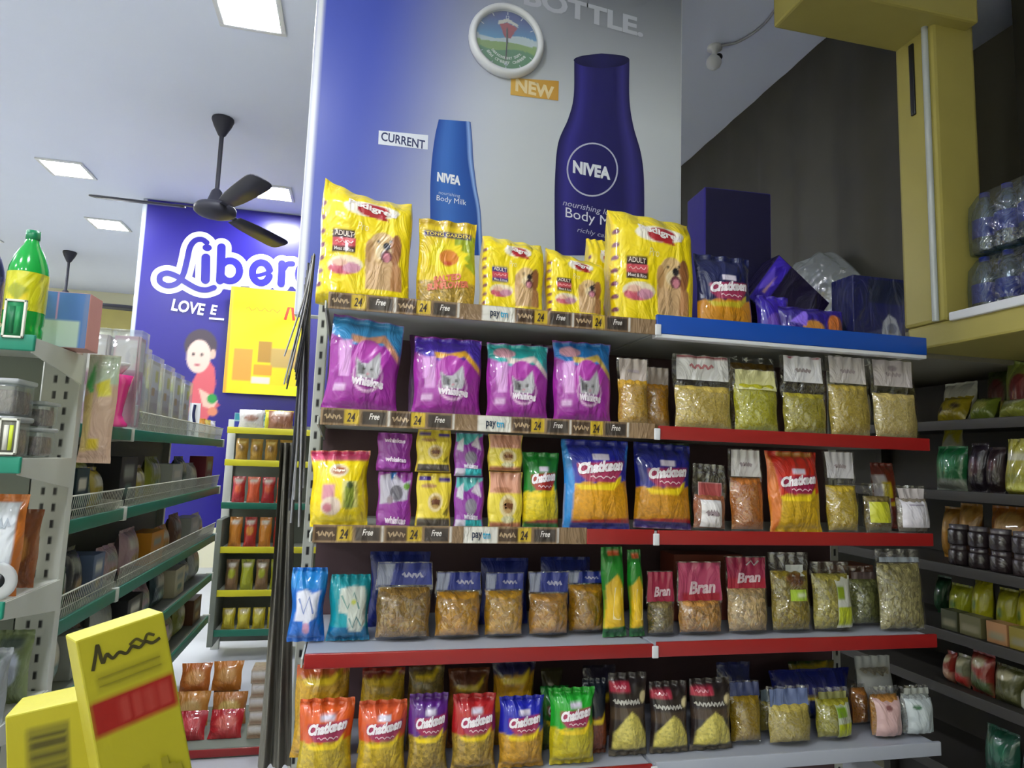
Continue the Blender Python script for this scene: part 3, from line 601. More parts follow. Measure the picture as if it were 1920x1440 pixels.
cat(1041, 1160, 636, .02, 'purple cat food bag with a bright blue panel at its top', '#1478c8', '#d0b050', True, big=.85)
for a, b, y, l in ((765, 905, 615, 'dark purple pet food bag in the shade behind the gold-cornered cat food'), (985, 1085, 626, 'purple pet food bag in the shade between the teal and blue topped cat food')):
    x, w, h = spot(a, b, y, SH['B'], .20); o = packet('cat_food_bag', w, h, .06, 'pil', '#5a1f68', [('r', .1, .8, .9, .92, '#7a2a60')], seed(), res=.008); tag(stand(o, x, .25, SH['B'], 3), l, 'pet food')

# clear packets of pulses and snacks
def pulse(x0, x1, yt, sh, Y, ccol, label, fill=.62, head='#dcdad8', hr=(.06, .66, .94, .985), hops=None, d=.06, name='pulse_packet', m='grain', grain=.5, lab=None, blot=None, lean=4, roll=0, yaw=0, group=None, z=None, cat='food pack', film='clear', h=None):
    z = SH[sh] if z is None else z
    x, w, hh = spot(x0, x1, yt, z, Y); h = h or hh
    hd = (*hr, head, hops or []) if head else None
    o = clearpack(name, w, h, d, fill, ccol, seed(), label=lab, header=hd, m=m, grain=grain, blot=blot, film=film)
    return tag(stand(o, x, Y+d/2+.004, z, lean, roll, yaw), label, cat, group)
smalltxt = [('s', [(.3+.03*i, .45+.06*math.sin(i*2)) for i in range(14)], .10, '#a89ba0')]
redtxt = [('s', [(.25+.035*i, .55+.08*math.sin(i*1.7)) for i in range(14)], .10, '#c07a80'), ('r', .0, .90, 1, 1, '#8a2036')]
G2 = 'pulse packets on the second shelf'
pulse(1166, 1228, 668, 'B', .02, '#c99a2a', 'amber pulse packet squeezed beside the blue-panelled cat food bag', .66, '#b9aca4', hops=smalltxt, group=G2)
pulse(1212, 1268, 685, 'B', .09, '#c58a24', 'darker amber pulse packet standing behind the shelf joint', .7, '#a89a90', group=G2)
pulse(1272, 1388, 662, 'B', .02, '#cbb053', 'wide pale yellow pulse packet with a red-edged white header', .56, '#e4e2e0', hops=redtxt, group=G2)
pulse(1386, 1476, 690, 'B', .02, '#b9b41c', 'lime yellow pulse packet, lower than its neighbours', .74, '#d8d49a', group=G2)
pulse(1378, 1474, 658, 'B', .16, '#8a6a2c', 'brown packet showing above the lime yellow pulses', .9, None, group=G2)
pulse(1479, 1567, 663, 'B', .02, '#a69a2a', 'olive pulse packet under a bright white header with red corners', .50, '#eceaf0', hops=[('p', [(0, 1), (.2, .9), (.3, 1)], '#a02040'), ('p', [(.6, 1), (.9, .92), (1, 1)], '#a02040')]+smalltxt, group=G2)
pulse(1567, 1650, 663, 'B', .02, '#b8a040', 'dull yellow pulse packet between two white-headed ones near the right end', .62, '#cfc8c8', hops=smalltxt, group=G2)
pulse(1651, 1739, 664, 'B', .02, '#c2ad68', 'palest yellow pulse packet at the right end of the second shelf', .55, '#cdc4c6', hops=[('e', .5, .7, .12, .12, '#9a8e96')]+smalltxt, group=G2)

# third shelf
x, w, h = spot(578, 698, 846, SH['C'], .0)
o = packet('puppy_food_bag', w, h, .09, 'pil', '#f2d60a', [('r', 0, .86, 1, 1, '#c83a6a'), ('r', .1, .86, .85, .93, '#e05a80'), ('e', .48, .72, .17, .085, '#e9d8b8'), ('e', .48, .72, .13, .055, '#a8643a'), ('t', 'Pedigree', .48, .72, .22, .05, '#efe0c8', 0, 0, .03), ('r', .2, .34, .42, .54, '#d890a0'), ('e', .36, .26, .17, .12, '#e6cfc0'), ('e', .30, .24, .08, .06, '#c87a88'),
   ('r', .55, .24, .82, .58, '#d9d07a'), ('p', [(.58, .22), (.60, .5), (.68, .58), (.76, .52), (.74, .22)], '#7a8a1c'), ('e', .69, .53, .06, .05, '#3a4a18')], seed(), wr=1.3)
tag(stand(o, x, .05, SH['C'], 5, -2), 'plump yellow puppy food bag with a pink top at the left end', 'pet food')
def sachet(x0, x1, yt, ybot, zb, base, ops, label, group='small pet food sachets stacked in two rows', h=None):
    x, w, hh = spot(x0, x1, yt, zb, .03); h = h or hh
    o = packet('sachet', w*.97, h, .035, 'doy', base, ops, seed(), res=.0035)
    return tag(stand(o, x, .03+.02, zb, 1.5), label, 'pet food', group)
WO = [('t', 'whiskas', .5, .80, .6, .12, '#e6c8e4', -3, .1, .05), ('t', 'whiskas', .54, .30, .62, .13, '#e6d0e6', -3, .1, .05)]
WC = [('p', [(.05, .42), (.06, .93), (.45, .98), (.75, .8), (.95, .86), (.9, .5)], '#b9b4c4'), ('p', [(.35, 1), (.4, .84), (.55, 1)], '#1f7ac8'), ('e', .55, .62, .20, .14, '#6a6670'), ('e', .36, .50, .1, .07, '#8a7a84'), ('e', .85, .74, .1, .06, '#6a9a3a'), ('t', 'whiskas', .54, .14, .6, .13, '#e6d0e6', -3, .1, .05)]
YO = [('r', .05, .86, .40, .94, '#4a2a8c'), ('r', .62, .84, .96, .92, '#4a2a8c'), ('e', .35, .76, .22, .04, '#b8885a'), ('e', .54, .47, .22, .17, '#e6d0a0'), ('e', .54, .47, .15, .12, '#b08a4a'), ('s', [(.44+.02*i, .47+.05*math.sin(i*2)) for i in range(11)], .05, '#6a3a24'), ('r', .04, .02, .96, .18, '#4a4038'), ('p', [(.75, .25), (.95, .4), (.9, .22)], '#8a7a20')]
TO = [('p', [(0, 1), (0, .8), (.4, .72), (.7, .85), (1, .95), (1, 1)], '#4ab0b0'), ('p', [(.1, .78), (.08, .62), (.3, .55), (.3, .9)], '#d0cfd8'), ('p', [(.55, .72), (.8, .95), (.9, .6)], '#c8bcc8'), ('e', .55, .42, .2, .16, '#8a8492'), ('t', 'whiskas', .55, .24, .5, .12, '#d8d0e0', -3, .1, .05), ('r', .0, .0, .35, .18, '#c8c0d0'), ('r', .35, .02, .95, .18, '#28a8b0')]
PO = [('r', 0, .62, 1, 1, '#d89a80'), ('e', .4, .68, .3, .05, '#b87a5a'), ('e', .56, .40, .24, .20, '#e6d4a0'), ('e', .56, .40, .15, .13, '#b8905a'), ('s', [(.46+.02*i, .40+.05*math.sin(i*2)) for i in range(11)], .05, '#7a4a2c'), ('r', 0, 0, 1, .12, '#a8684a'), ('e', .56, .17, .2, .06, '#cfcaa0')]
zt = W(740, 880, Y=.03)[2]; z0 = SH['C']
for (a, b, y1, y2, base, oa, ob, l) in ((705, 775, 812, 884, '#8f2a96', WO, WC, ('purple sachet with two white words, on the upper row', 'purple sachet with a grey cat picture, on the lower row')),
    (779, 850, 806, 886, '#e6cd3a', YO, YO, ('yellow sachet with a dark foot, on the upper row', 'yellow sachet with a dark foot, on the lower row')),
    (851, 912, 812, 894, '#8a2a9a', TO, TO, ('purple and teal sachet, on the upper row', 'purple and teal sachet, on the lower row')),
    (915, 985, 815, 884, '#e6d040', PO, PO, ('pink-topped yellow sachet, on the upper row', 'pink-topped yellow sachet, on the lower row'))):
    x, w, hl = spot(a, b, y2, z0, .03); sachet(a, b, y2, 0, z0, base, ob, l[1], h=hl-.002)
    xx, ww, hu = spot(a, b, y1, z0+hl, .03); sachet(a, b, y1, 0, z0+hl, base, oa, l[0], h=min(hu, .115))
snack(984, 1058, 848, 'C', .02, '#147a24', '#d8c01c', 'green-topped snack bag half hidden by the big blue snack bag', split=.47, word='Chatkeen', red='#a82a24', bottom='#1a6a2a', grain=.4)
snack(1062, 1196, 824, 'C', .0, '#15209c', '#dc9a16', 'biggest bright blue snack bag with light blue edges on the third shelf', d=.085, split=.50, bottom='#2a2a8c', grain=.3, extra=[('p', [(0, 0), (0, 1), (.06, 1), (.12, .5), (.10, 0)], '#2a86d0'), ('p', [(1, .5), (.93, .8), (1, 1)], '#2a7ad0')])
snack(1196, 1310, 833, 'C', .03, '#131c88', '#c98a18', 'darker blue snack bag right of the biggest one on the third shelf', d=.075, split=.46, bottom='#3a2a7a', grain=.4, roll=2)
snack(1225, 1312, 818, 'C', .17, '#1a4a22', None, 'green bag top showing behind the darker blue snack bag', word=None)
pulse(1308, 1374, 872, 'C', .02, '#9a5a3a', 'slumping white packet with a dark red label beside the blue snack bag', .5, '#d6d4d4', lab=(.12, .05, .72, .45, '#dad6d6', [('s', [(.2+.05*i, .5+.1*math.sin(i*2)) for i in range(13)], .12, '#8a7a80')]), hr=(.15, .50, .85, .72), hops=[('r', 0, 0, 1, 1, '#a8484a')], roll=2)
pulse(1380, 1447, 842, 'C', .02, '#b86c24', 'orange lentil packet with a creased white header', .62, '#dfdcdc', hops=smalltxt)
snack(1453, 1557, 846, 'C', .01, '#cc2a16', '#cfa51c', 'red and orange snack bag with a violet word, third shelf right', split=.44, word='Chatkeen', red='#a01f4a', grain=.3, extra=[('p', [(0, 0), (0, 1), (.08, .9), (.16, .4), (.1, 0)], '#d8742a'), ('r', .2, .93, .9, .99, '#b87a2a')])
pulse(1563, 1626, 846, 'C', .02, '#c3a62c', 'yellow pulse packet with a tall white header, right of the red snack bag', .55, '#d9d6dc', hops=smalltxt)
pulse(1632, 1688, 908, 'C', .03, '#7a6a3a', 'low clear packet with a slanting lime label near the right end', .7, None, lab=(.08, .2, .72, .62, '#c3c42c', []), d=.05)
pulse(1694, 1756, 912, 'C', .02, '#8a7f70', 'low clear packet with a square white label at the right end', .7, '#b8b0b0', hr=(.1, .72, .9, .94), lab=(.06, .12, .94, .70, '#d8d4dc', [('s', [(.2+.05*i, .8) for i in range(12)], .06, '#a8a0b0')]), d=.05)
snack(1655, 1700, 868, 'C', .16, '#7a2a20', '#a03a2a', 'small red and yellow packet at the back near the right end', word=None, split=.4, extra=[('r', 0, .3, .4, .8, '#d8d0e0'), ('r', .2, .45, .55, .7, '#e0c818')])

# fourth shelf
def detergent(x0, x1, yt, Y, base, ops, label, **k):
    x, w, h = spot(x0, x1, yt, SH['D'], Y); o = packet('powder_bag', w, h, .07, 'pil', base, ops, seed(), wr=1.5); return tag(stand(o, x, Y+.035, SH['D'], 4, k.get('roll', 0)), label, 'household pack')
blob = lambda c, pts: ('p', pts, c)
detergent(538, 612, 1070, .08, '#1668c8', [('r', 0, .72, 1, .97, '#1a80cc'), ('p', [(.15, .30), (.18, .68), (.45, .72), (.62, .66), (.85, .7), (.8, .35), (.6, .3), (.5, .12), (.4, .3)], '#dfe0ee'), ('s', [(.25, .6), (.4, .4), (.55, .62), (.7, .4)], .03, '#8a9ad0'), ('e', .5, .2, .1, .08, '#c890b0')], 'bright blue bag with ragged white lettering hanging over the shelf end')
detergent(612, 697, 1083, .08, '#159aa8', [('r', 0, 0, 1, .22, '#0f6fa0'), ('p', [(.22, .45), (.28, .80), (.6, .84), (.86, .82), (.95, .3), (.8, .14), (.5, .16), (.45, .42)], '#d6dcd2'), ('s', [(.3, .7), (.45, .5), (.6, .74), (.75, .5)], .03, '#8ab0a8'), ('s', [(.5, .36), (.6, .22), (.7, .38), (.82, .24)], .03, '#7aa0a0'), ('e', .6, .6, .06, .04, '#c8cf4a')], 'teal bag with ragged white lettering, next to the bright blue bag')
BH = '#1a2a7c'
def ring_snack(x0, x1, yt, Y, ccol, label, fill, z=None, blot=None, m='nugget', h2='#22318c', cl='clear'):
    return pulse(x0, x1, yt, 'D', Y, ccol, label, fill, '#24348e', (.02, fill+.06, .98, .985), [('p', [(0, 0), (.24, 0), (.3, 1), (0, 1)], '#9aa0b8'), ('s', [(.45+.03*i, .45+.1*math.sin(i*1.9)) for i in range(14)], .12, '#a8a8c8')], m=m, grain=.7, d=.075, name='snack_bag', cat='snack pack', group='clear blue-headed snack bags on the fourth shelf')
ring_snack(702, 816, 1060, .07, '#a67f38', 'wide clear bag of brown ring snacks with a blue header', .64, m='chunk')
ring_snack(816, 910, 1078, .07, '#cc9222', 'clear blue-headed bag of golden snacks with a big white glint', .66)
ring_snack(911, 992, 1080, .07, '#cf9a2a', 'clear blue-headed bag of golden snacks, right of the glinting one', .68)
ring_snack(996, 1078, 1078, .07, '#c08a38', 'clear blue-headed bag of tan snacks with a white sticker', .62)
ring_snack(1072, 1146, 1076, .09, '#c08a1e', 'clear blue-headed bag of dark gold snacks against the green tubes', .74)
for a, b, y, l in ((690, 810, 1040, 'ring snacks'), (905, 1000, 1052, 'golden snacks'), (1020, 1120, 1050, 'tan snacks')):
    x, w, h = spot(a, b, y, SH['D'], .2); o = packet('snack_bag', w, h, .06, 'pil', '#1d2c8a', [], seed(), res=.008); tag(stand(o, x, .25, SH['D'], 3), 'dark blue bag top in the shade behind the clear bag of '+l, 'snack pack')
def tubebag(x0, x1, yt, Y, label, roll):
    x, w, h = spot(x0, x1, yt, SH['D'], Y); o = packet('corn_snack_bag', w, h, .05, 'pil', '#1f8a2a', [('p', [(.0, .1), (.1, .58), (.62, .70), (.95, .50), (1, .12)], '#e0b61e'), ('r', .3, .90, .8, .96, '#d8622a'), ('r', 0, 0, 1, .1, '#1a5a30'), ('s', [(.5, .2), (.62, .55)], .10, '#f0dca0')], seed()); return tag(stand(o, x, Y+.03, SH['D'], 3, roll), label, 'snack pack', 'tall green and yellow corn snack bags')
tubebag(1138, 1184, 1030, .05, 'tall narrow green and yellow bag, left of its twin', -2)
tubebag(1188, 1219, 1035, .05, 'tall narrow green and yellow bag beside the shelf joint', -2)
G4 = 'clear dry fruit bags on the fourth shelf'
def dry(x0, x1, yt, ccol, label, fill, head, hr=None, hops=(), lab=None, m='chunk', Y=.05, blot=None, film='clear'):
    return pulse(x0, x1, yt, 'D', Y, ccol, label, fill, head, hr or (.02, fill+.02, .98, .985), list(hops), m=m, grain=.9, lab=lab, d=.06, name='dry_fruit_bag', blot=blot, group=G4, film=film)
PK = lambda s, c='#e6c8d0': [('t', s, .55, .35, .62, .34, c, 4, .2, .04)]
dry(1222, 1277, 1076, '#7a6a3c', 'small clear bag with a crimson header right of the green tubes', .50, '#a82048', hops=PK('Bran'))
dry(1280, 1369, 1058, '#c08a44', 'flared rose-pink-headed bag of orange pieces', .44, '#c0466e', hops=PK('Bran')+[('r', .1, 0, .95, .2, '#b01f38')])
dry(1374, 1455, 1048, '#cfae78', 'crimson-headed bag of pale cashews', .56, '#9c1c48', hops=PK('Bran')+[('r', 0, 0, 1, .35, '#b3203c'), ('s', [(.5, .75), (.6, .9), (.7, .75), (.8, .9)], .05, '#b8a8b0')])
dry(1458, 1536, 1040, '#a08a2a', 'clear bag of olive raisins with a lime label', .74, '#c9ccc8', (.4, .70, .85, .84), lab=(.34, .40, .78, .54, '#a6c23a', [('r', .4, .3, .9, .7, '#d6e0b0')]), blot=[('e', .55, .85, .25, .12, '#7a4a20')])
dry(1537, 1613, 1058, '#b3a648', 'clear bag of yellow pieces with a white label down its right side', .80, None, lab=(.48, .06, .98, .80, '#cfd0c4', [('r', 0, .55, .4, .8, '#8aa020'), ('r', 0, .05, .9, .4, '#b8c22c')]))
dry(1608, 1668, 1066, '#7f8248', 'clear bag of green seeds behind the largest seed bag', .75, '#6a5a58', (.1, .78, .9, .9), Y=.10)
dry(1662, 1752, 1034, '#a49a66', 'largest clear bag of pale green seeds at the right end of the fourth shelf', .80, '#a9b4c4', (.08, .84, .95, .90), Y=.03)
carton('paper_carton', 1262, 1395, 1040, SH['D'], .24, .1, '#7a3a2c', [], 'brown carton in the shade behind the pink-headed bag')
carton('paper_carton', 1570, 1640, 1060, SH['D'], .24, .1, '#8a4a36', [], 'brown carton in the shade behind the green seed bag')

# bottom shelf in view: back row lying on top, front row standing
def back(x0, x1, yt, top, body, label, Y=.14, sp=.62, z=None, grain=.5):
    return snack(x0, x1, yt, 'E', Y, top, body, label, word=None, split=sp, grain=grain, lean=3, res=.007, d=.07)
back(545, 655, 1255, '#b8501c', '#c89a24', 'orange and gold bag at the back left of the bottom shelf', sp=.86)
back(672, 762, 1262, '#8a2418', '#d2ab20', 'gold bag with a red top at the back, left of the dark brown one', sp=.88)
back(762, 838, 1255, '#5a3a20', '#8a7434', 'speckled dark brown bag in the back row of the bottom shelf', sp=.9, grain=.9)
back(840, 924, 1262, '#6a3414', '#8a5420', 'rust brown bag in the back row of the bottom shelf', sp=.8)
back(925, 1012, 1244, '#20184a', '#d29c1a', 'gold bag with a dark blue top in the back row', sp=.80, grain=.2)
back(1020, 1062, 1262, '#4a4416', '#3a3a16', 'dim olive bag at the back of the bottom shelf', Y=.2)
back(1100, 1165, 1256, '#2a2038', '#4a2418', 'dark bag with a pink label at the back near the shelf joint', Y=.16)
GB = 'snack bags in the front row of the bottom shelf'
def front(x0, x1, yt, top, body, label, **k): return snack(x0, x1, yt, 'E', k.pop('Y', .0), top, body, label, split=k.pop('sp', .50), grain=k.pop('grain', .55), group=GB, lean=3, d=.07, **k)
front(553, 664, 1322, '#dc5a1a', '#c8ab24', 'orange-topped snack bag at the left end of the bottom shelf', Y=.0)
front(667, 766, 1325, '#d8582a', '#c9a822', 'orange-topped snack bag beside the purple-topped one')
front(764, 846, 1312, '#5a2080', '#a88c34', 'purple-topped snack bag in the front row', grain=.9)
front(848, 938, 1312, '#b01c20', '#b0903a', 'red-topped snack bag in the front row', grain=.9)
front(938, 1030, 1316, '#1a22a8', '#c9962a', 'blue-topped snack bag in the front row')
front(1018, 1075, 1296, '#1a7a2c', '#4a5a20', 'green-topped snack bag behind the bright green one', Y=.09)
front(1035, 1126, 1300, '#1ea22a', '#c6b61a', 'bright green-topped yellow snack bag', grain=.3)
front(1100, 1148, 1282, '#1a2230', '#7a3a1c', 'narrow dark bag with a rust brown foot beside the bright green one', word=None, Y=.05)
def noodle(x0, x1, yt, label):
    x, w, h = spot(x0, x1, yt, SH['E'], .03)
    o = packet('noodle_bag', w, h, .06, 'pil', '#2a201f', [('r', 0, .45, 1, .6, '#4a3a2c'), ('p', [(.05, .10), (.08, .30), (.3, .46), (.5, .56), (.7, .48), (.94, .26), (.96, .10)], '#d3c460', .5), ('r', .02, .78, .5, .90, '#c02a4a'), ('s', [(.1+.03*i, .84+.02*math.sin(i*2)) for i in range(11)], .02, '#f0a0b0'), ('s', [(.06+.026*i, .67+.03*math.sin(i*1.9)) for i in range(27)], .026, '#b8b4ac'), ('e', .86, .72, .11, .07, '#d8c898'), ('r', 0, .0, 1, .08, '#5a5040')], seed())
    return tag(stand(o, x, .06, SH['E'], 3), label, 'snack pack', 'black bags showing a pale mound of snacks')
noodle(1148, 1224, 1270, 'black bag with a pale mound, straddling the shelf joint')
noodle(1226, 1302, 1286, 'black bag with a pale mound, middle one of its row')
noodle(1302, 1384, 1280, 'black bag with a pale mound next to the blue-headed gold pack')
pulse(1380, 1442, 1286, 'E', .05, '#a5861c', 'blue-headed packet of dark gold snacks on the bottom shelf', .74, '#3a4470', (.02, .76, .98, .98))
back(1355, 1425, 1250, '#1b2056', '#2a2f6a', 'dark blue bag at the back above the black bags', Y=.12, sp=.4)
pulse(1452, 1538, 1296, 'E', .025, '#b9a650', 'glinting blue-headed packet of pale yellow snacks', .66, '#6a7aa8', (.05, .66, .95, .96))
pulse(1434, 1500, 1300, 'E', .11, '#a8973c', 'clear yellow packet behind the glinting blue-headed one', .7, '#7a8a94')
pulse(1543, 1612, 1298, 'E', .04, '#a09a28', 'clear packet with a green and lime label on the bottom shelf', .75, '#8a8a50', (.1, .78, .9, .92), lab=(.42, .08, .97, .72, '#b9c0a8', [('r', 0, .6, .6, .9, '#7aa020'), ('r', .0, .0, .9, .4, '#b0b81c')]))
back(1455, 1612, 1262, '#161f7c', '#1a2a70', 'wide dark blue bag lying across the back of the bottom shelf', Y=.19, sp=.5)
back(1492, 1582, 1246, '#2a4a22', '#a08a1c', 'yellow and green bag behind the wide dark blue one', Y=.29, sp=.92)
pulse(1648, 1706, 1296, 'E', .03, '#b07a38', 'pale pink labelled packet near the right end of the bottom shelf', .8, None, lab=(.05, .05, .95, .80, '#cba7a4', [('e', .4, .75, .12, .08, '#7a4a4a')]))
pulse(1612, 1642, 1290, 'E', .12, '#b0702a', 'narrow orange packet behind the pale pink labelled one', .85, None)
pulse(1706, 1766, 1294, 'E', .03, '#9aa0a0', 'packet with a pale grey label at the right end of the bottom shelf', .8, '#a6aaa4', (.1, .82, .95, .95), lab=(.05, .06, .95, .76, '#b9c2c4', [('e', .28, .78, .14, .06, '#2a5a3a')]))
pulse(1622, 1692, 1238, 'E', .14, '#8a8478', 'crumpled clear bag lying at the back above the pink label', .8, None, film='haze')
# ------------------------------------------------------------------ left: end display facing us
LZ = (1.80, 1.475, 1.105, .78)
e = tag(empty('end_shelving'), 'cream shelf end with green price rails at the left edge of the view', 'shelving')
slotted('upright', e, -.88, -.775, .645, .685, 0, 1.86, 2); slotted('upright', e, -1.96, -1.88, .645, .685, 0, 1.86, 2)
mb = MB(); mb.box(-1.9, -.882, .6415, .6440, .08, 1.84); sharp(mb.build('back_panel', 'rackp', e))
for z in LZ:
    m = MB(); m.box(-1.87, -.775, .30, .64, z-.03, z-.012, .002); so = sharp(m.build('shelf', 'steel', e))
    r = MB(); r.box(-1.87, -.763, .288, .30, z-.052, z-.008, .004); r.build('price_rail', 'green', so)
    b = MB(); b.prism([(.30, -.05), (.645, -.10), (.645, -.008), (.30, -.008)], -.774, -.769, Matrix.Translation((0, 0, z-.006)) @ Matrix(((0, 0, 1, 0), (1, 0, 0, 0), (0, 1, 0, 0), (0, 0, 0, 1)))); sharp(b.build('side_bracket', 'steel', so))
def lbottle(x, y, z, s, body, cap, label, lab, lcol, lops=()):
    o = empty('drink_bottle', (x, y, z)); tag(o, label, 'bottle')
    pr = [(.001, 0), (.045, 0), (.053, .008), (.054, .03), (.050, .04), (.054, .05), (.054, .205), (.052, .225), (.040, .265), (.022, .30), (.016, .318), (.015, .335), (.001, .336)]
    mb = MB(); mb.lathe([(r*s, q*s) for r, q in pr], seg=32); mb.build('bottle_body', body, o)
    mb = MB(); mb.lathe([(.001, .345*s), (.019*s, .345*s), (.0195*s, .318*s), (.0165*s, .316*s)], seg=28); mb.lathe([(.018*s, .312*s), (.018*s, .305*s)], seg=20); mb.build('cap', cap, o)
    n = 48; th = np.linspace(-np.pi, np.pi, n); zz = np.linspace(.085*s, .205*s, 24); T, Z = np.meshgrid(th, zz); rr = .0548*s
    P = np.stack([rr*np.cos(T), rr*np.sin(T), Z], -1); U = (T/np.pi+1)/2; V = (Z-zz[0])/(zz[-1]-zz[0]); mb = MB(); mb.grid(P, paint(U, V, None, lcol, lops)); mb.build('wrap_label', 'film', o); return o
c = W(42, 600, Y=.38)
lbottle(c[0], .385, LZ[0]-.011, (W(42, 432, Y=.385)[2]-LZ[0]+.011)/.345, 'gplastic', 'capg', 'large green fizzy drink bottle with a yellow label on the top left shelf', None, '#c9c61c', [('e', .25, .35, .08, .18, '#e6cf20'), ('r', .12, .1, .3, .22, '#7a8a2a'), ('p', [(.14, .5), (.22, .7), (.33, .55), (.25, .2)], '#9aa01c')])
lbottle(c[0]-.125, .42, LZ[0]-.011, .88, 'navy', 'white', 'dark bottle with a white cap cut by the left edge', None, '#2a2f6a')
x0 = W(80, 600, Y=.50)[0]; x1 = W(166, 600, Y=.50)[0]
o = panel('carton', .12, W(120, 547, Y=.5)[2]-LZ[0]+.01, .10, '#4a76b8', [('r', .0, 0, .82, .48, '#b9ccc0'), ('r', .26, .5, .29, 1, '#c090b8'), ('p', [(.88, 0), (1, 0), (1, 1), (.9, 1)], '#6a80b0')], 'card', .004, side='c9908a')
tag(put(o, ((x0+x1)/2, .50, LZ[0]-.010), 0, 0, 0), 'blue and pale green carton behind the green drink bottle', 'carton')
# ticket holders clipped on the rails
def clipframe(px0, px1, pyt, pyb, Y, label, cols):
    a = W(px0, pyb, Y=Y); b = W(px1, pyt, Y=Y); w = b[0]-a[0]; h = b[2]-a[2]; o = empty('ticket_frame', ((a[0]+b[0])/2, Y, a[2])); tag(o, label, 'ticket holder')
    mb = MB(); t = .006
    for q in ((-w/2, -w/2+t, 0, h), (w/2-t, w/2, 0, h), (-w/2, w/2, 0, t), (-w/2, w/2, h-t, h)): mb.box(q[0], q[1], -.004, .004, q[2], q[3], .001)
    mb.build('frame', 'wire', o); mb = MB(); mb.box(-w/2+t, w/2-t, -.001, .001, t, h-t, 0, C(cols[0], 0)); mb.box(-w/2+t*2, 0, -.0016, -.001, t*2, h-t*3, 0, C(cols[1], 0)); mb.box(.002, w/2-t*2, -.0016, -.001, t*2, h-t*3, 0, C(cols[2], 0)); mb.build('ticket', 'card', o)
clipframe(2, 52, 563, 632, .286, 'white wire ticket frame in front of the green drink bottle', ('#0d7a48', '#0c6a40', '#16884c'))
clipframe(-8, 38, 785, 852, .286, 'white ticket frame with a lime card on the second left shelf', ('#6a6a60', '#d0cfc4', '#c0cf2a'))
# clear tubs on the second shelf
def tub(x, y, z, w, h, d, label, fillc):
    o = empty('clear_tub', (x, y, z)); tag(o, label, 'food tub', 'clear tubs on the second left shelf')
    mb = MB(); mb.box(-w/2, w/2, -d/2, d/2, 0, h*.9, .012); mb.build('tub_body', 'acrylic', o)
    mb = MB(); mb.box(-w/2-.004, w/2+.004, -d/2-.004, d/2+.004, h*.86, h, .006); mb.build('lid', 'haze', o)
    mb = MB(); mb.box(-w/2+.006, w/2-.006, -d/2+.006, d/2-.006, .004, h*.7, .01, C(fillc, 1)); mb.build('contents', 'chunk', o)
z2 = LZ[1]-.011
tub(-.83, .50, z2, .085, .085, .10, 'clear tub of dark nuts at the open end of the shelf, lower of two', '#6a5648'); tub(-.83, .50, z2+.0865, .085, .075, .10, 'clear tub of dark nuts stacked at the open end of the shelf, upper of two', '#70605a')
tub(-.865, .375, z2, .12, .11, .11, 'wide clear tub behind the lime ticket', '#7a6450'); tub(-.865, .375, z2+.1115, .12, .10, .11, 'wide clear tub stacked above the lime ticket', '#5a4c46')
# third and fourth shelves
def simple(name, w, h, d, kind, base, ops, loc, label, cat, m='film', group=None, rx=-3, ry=0, rz=0, res=.006, **k):
    o = packet(name, w, h, d, kind, base, ops, seed(), m=m, res=res, **k); return tag(settle(put(o, loc, rx, ry, rz), loc[2]), label, cat, group)
z3 = LZ[2]-.0115
simple('biscuit_pack', .12, .27, .06, 'pil', '#b8641c', [('r', .22, .30, .86, .92, '#c9cdd4'), ('s', [(.35+.05*i, .7+.06*math.sin(i*2)) for i in range(9)], .03, '#a0a8b4')], (-.83, .375, z3), 'orange pack with a pale paper label on the third left shelf', 'snack pack')
simple('biscuit_pack', .10, .22, .06, 'pil', '#8a4a1c', [('e', .5, .5, .3, .2, '#d89a4a')], (-.83, .50, z3), 'brown pack at the open end of the third left shelf', 'snack pack')
o = empty('metal_ring', (-.80, .325, z3+.051)); tag(o, 'grey round tin lid leaning before the brown packs', 'lid'); mb = MB(); mb.lathe([(.02, 0), (.04, -.004), (.05, .006), (.045, .012), (.03, .006), (.02, .006)], M4=RX); mb.build('rim', 'haze', o); mb = MB(); mb.lathe([(.001, .003), (.02, .003), (.02, .0), (.001, 0)], M4=RX); mb.build('centre', 'black', o)
z4 = LZ[3]-.0115
for i, (x, y, w, h, c1, l) in enumerate(((-.82, .38, .10, .19, '#8a8f94', 'silvery'), (-.93, .40, .11, .22, '#6a6f6a', 'dull grey'), (-.83, .53, .10, .20, '#7a8a5a', 'sage green'))):
    simple('foil_pack', w, h, .07, 'pil', c1, [('e', .5, .5, .3, .25, '#c8d0e0'), ('r', .2, .75, .8, .9, '#4a5a50')], (x, y, z4), l+' wrinkled pack on the lowest left shelf', 'snack pack')
for i, (x, c1, l) in enumerate(((-.85, '#5a1c28', 'maroon'), (-1.0, '#7a2a34', 'dark red'))):
    simple('foil_pack', .12, .20, .07, 'pil', c1, [('e', .4, .6, .2, .15, '#c090b0')], (x, .40, .40), l+' pack low at the left edge', 'snack pack')
m = MB(); m.box(-1.87, -.775, .30, .64, .37, .399, .002); so = sharp(m.build('shelf', 'steel', e)); r = MB(); r.box(-1.87, -.763, .288, .30, .35, .392, .004); r.build('price_rail', 'green', so)
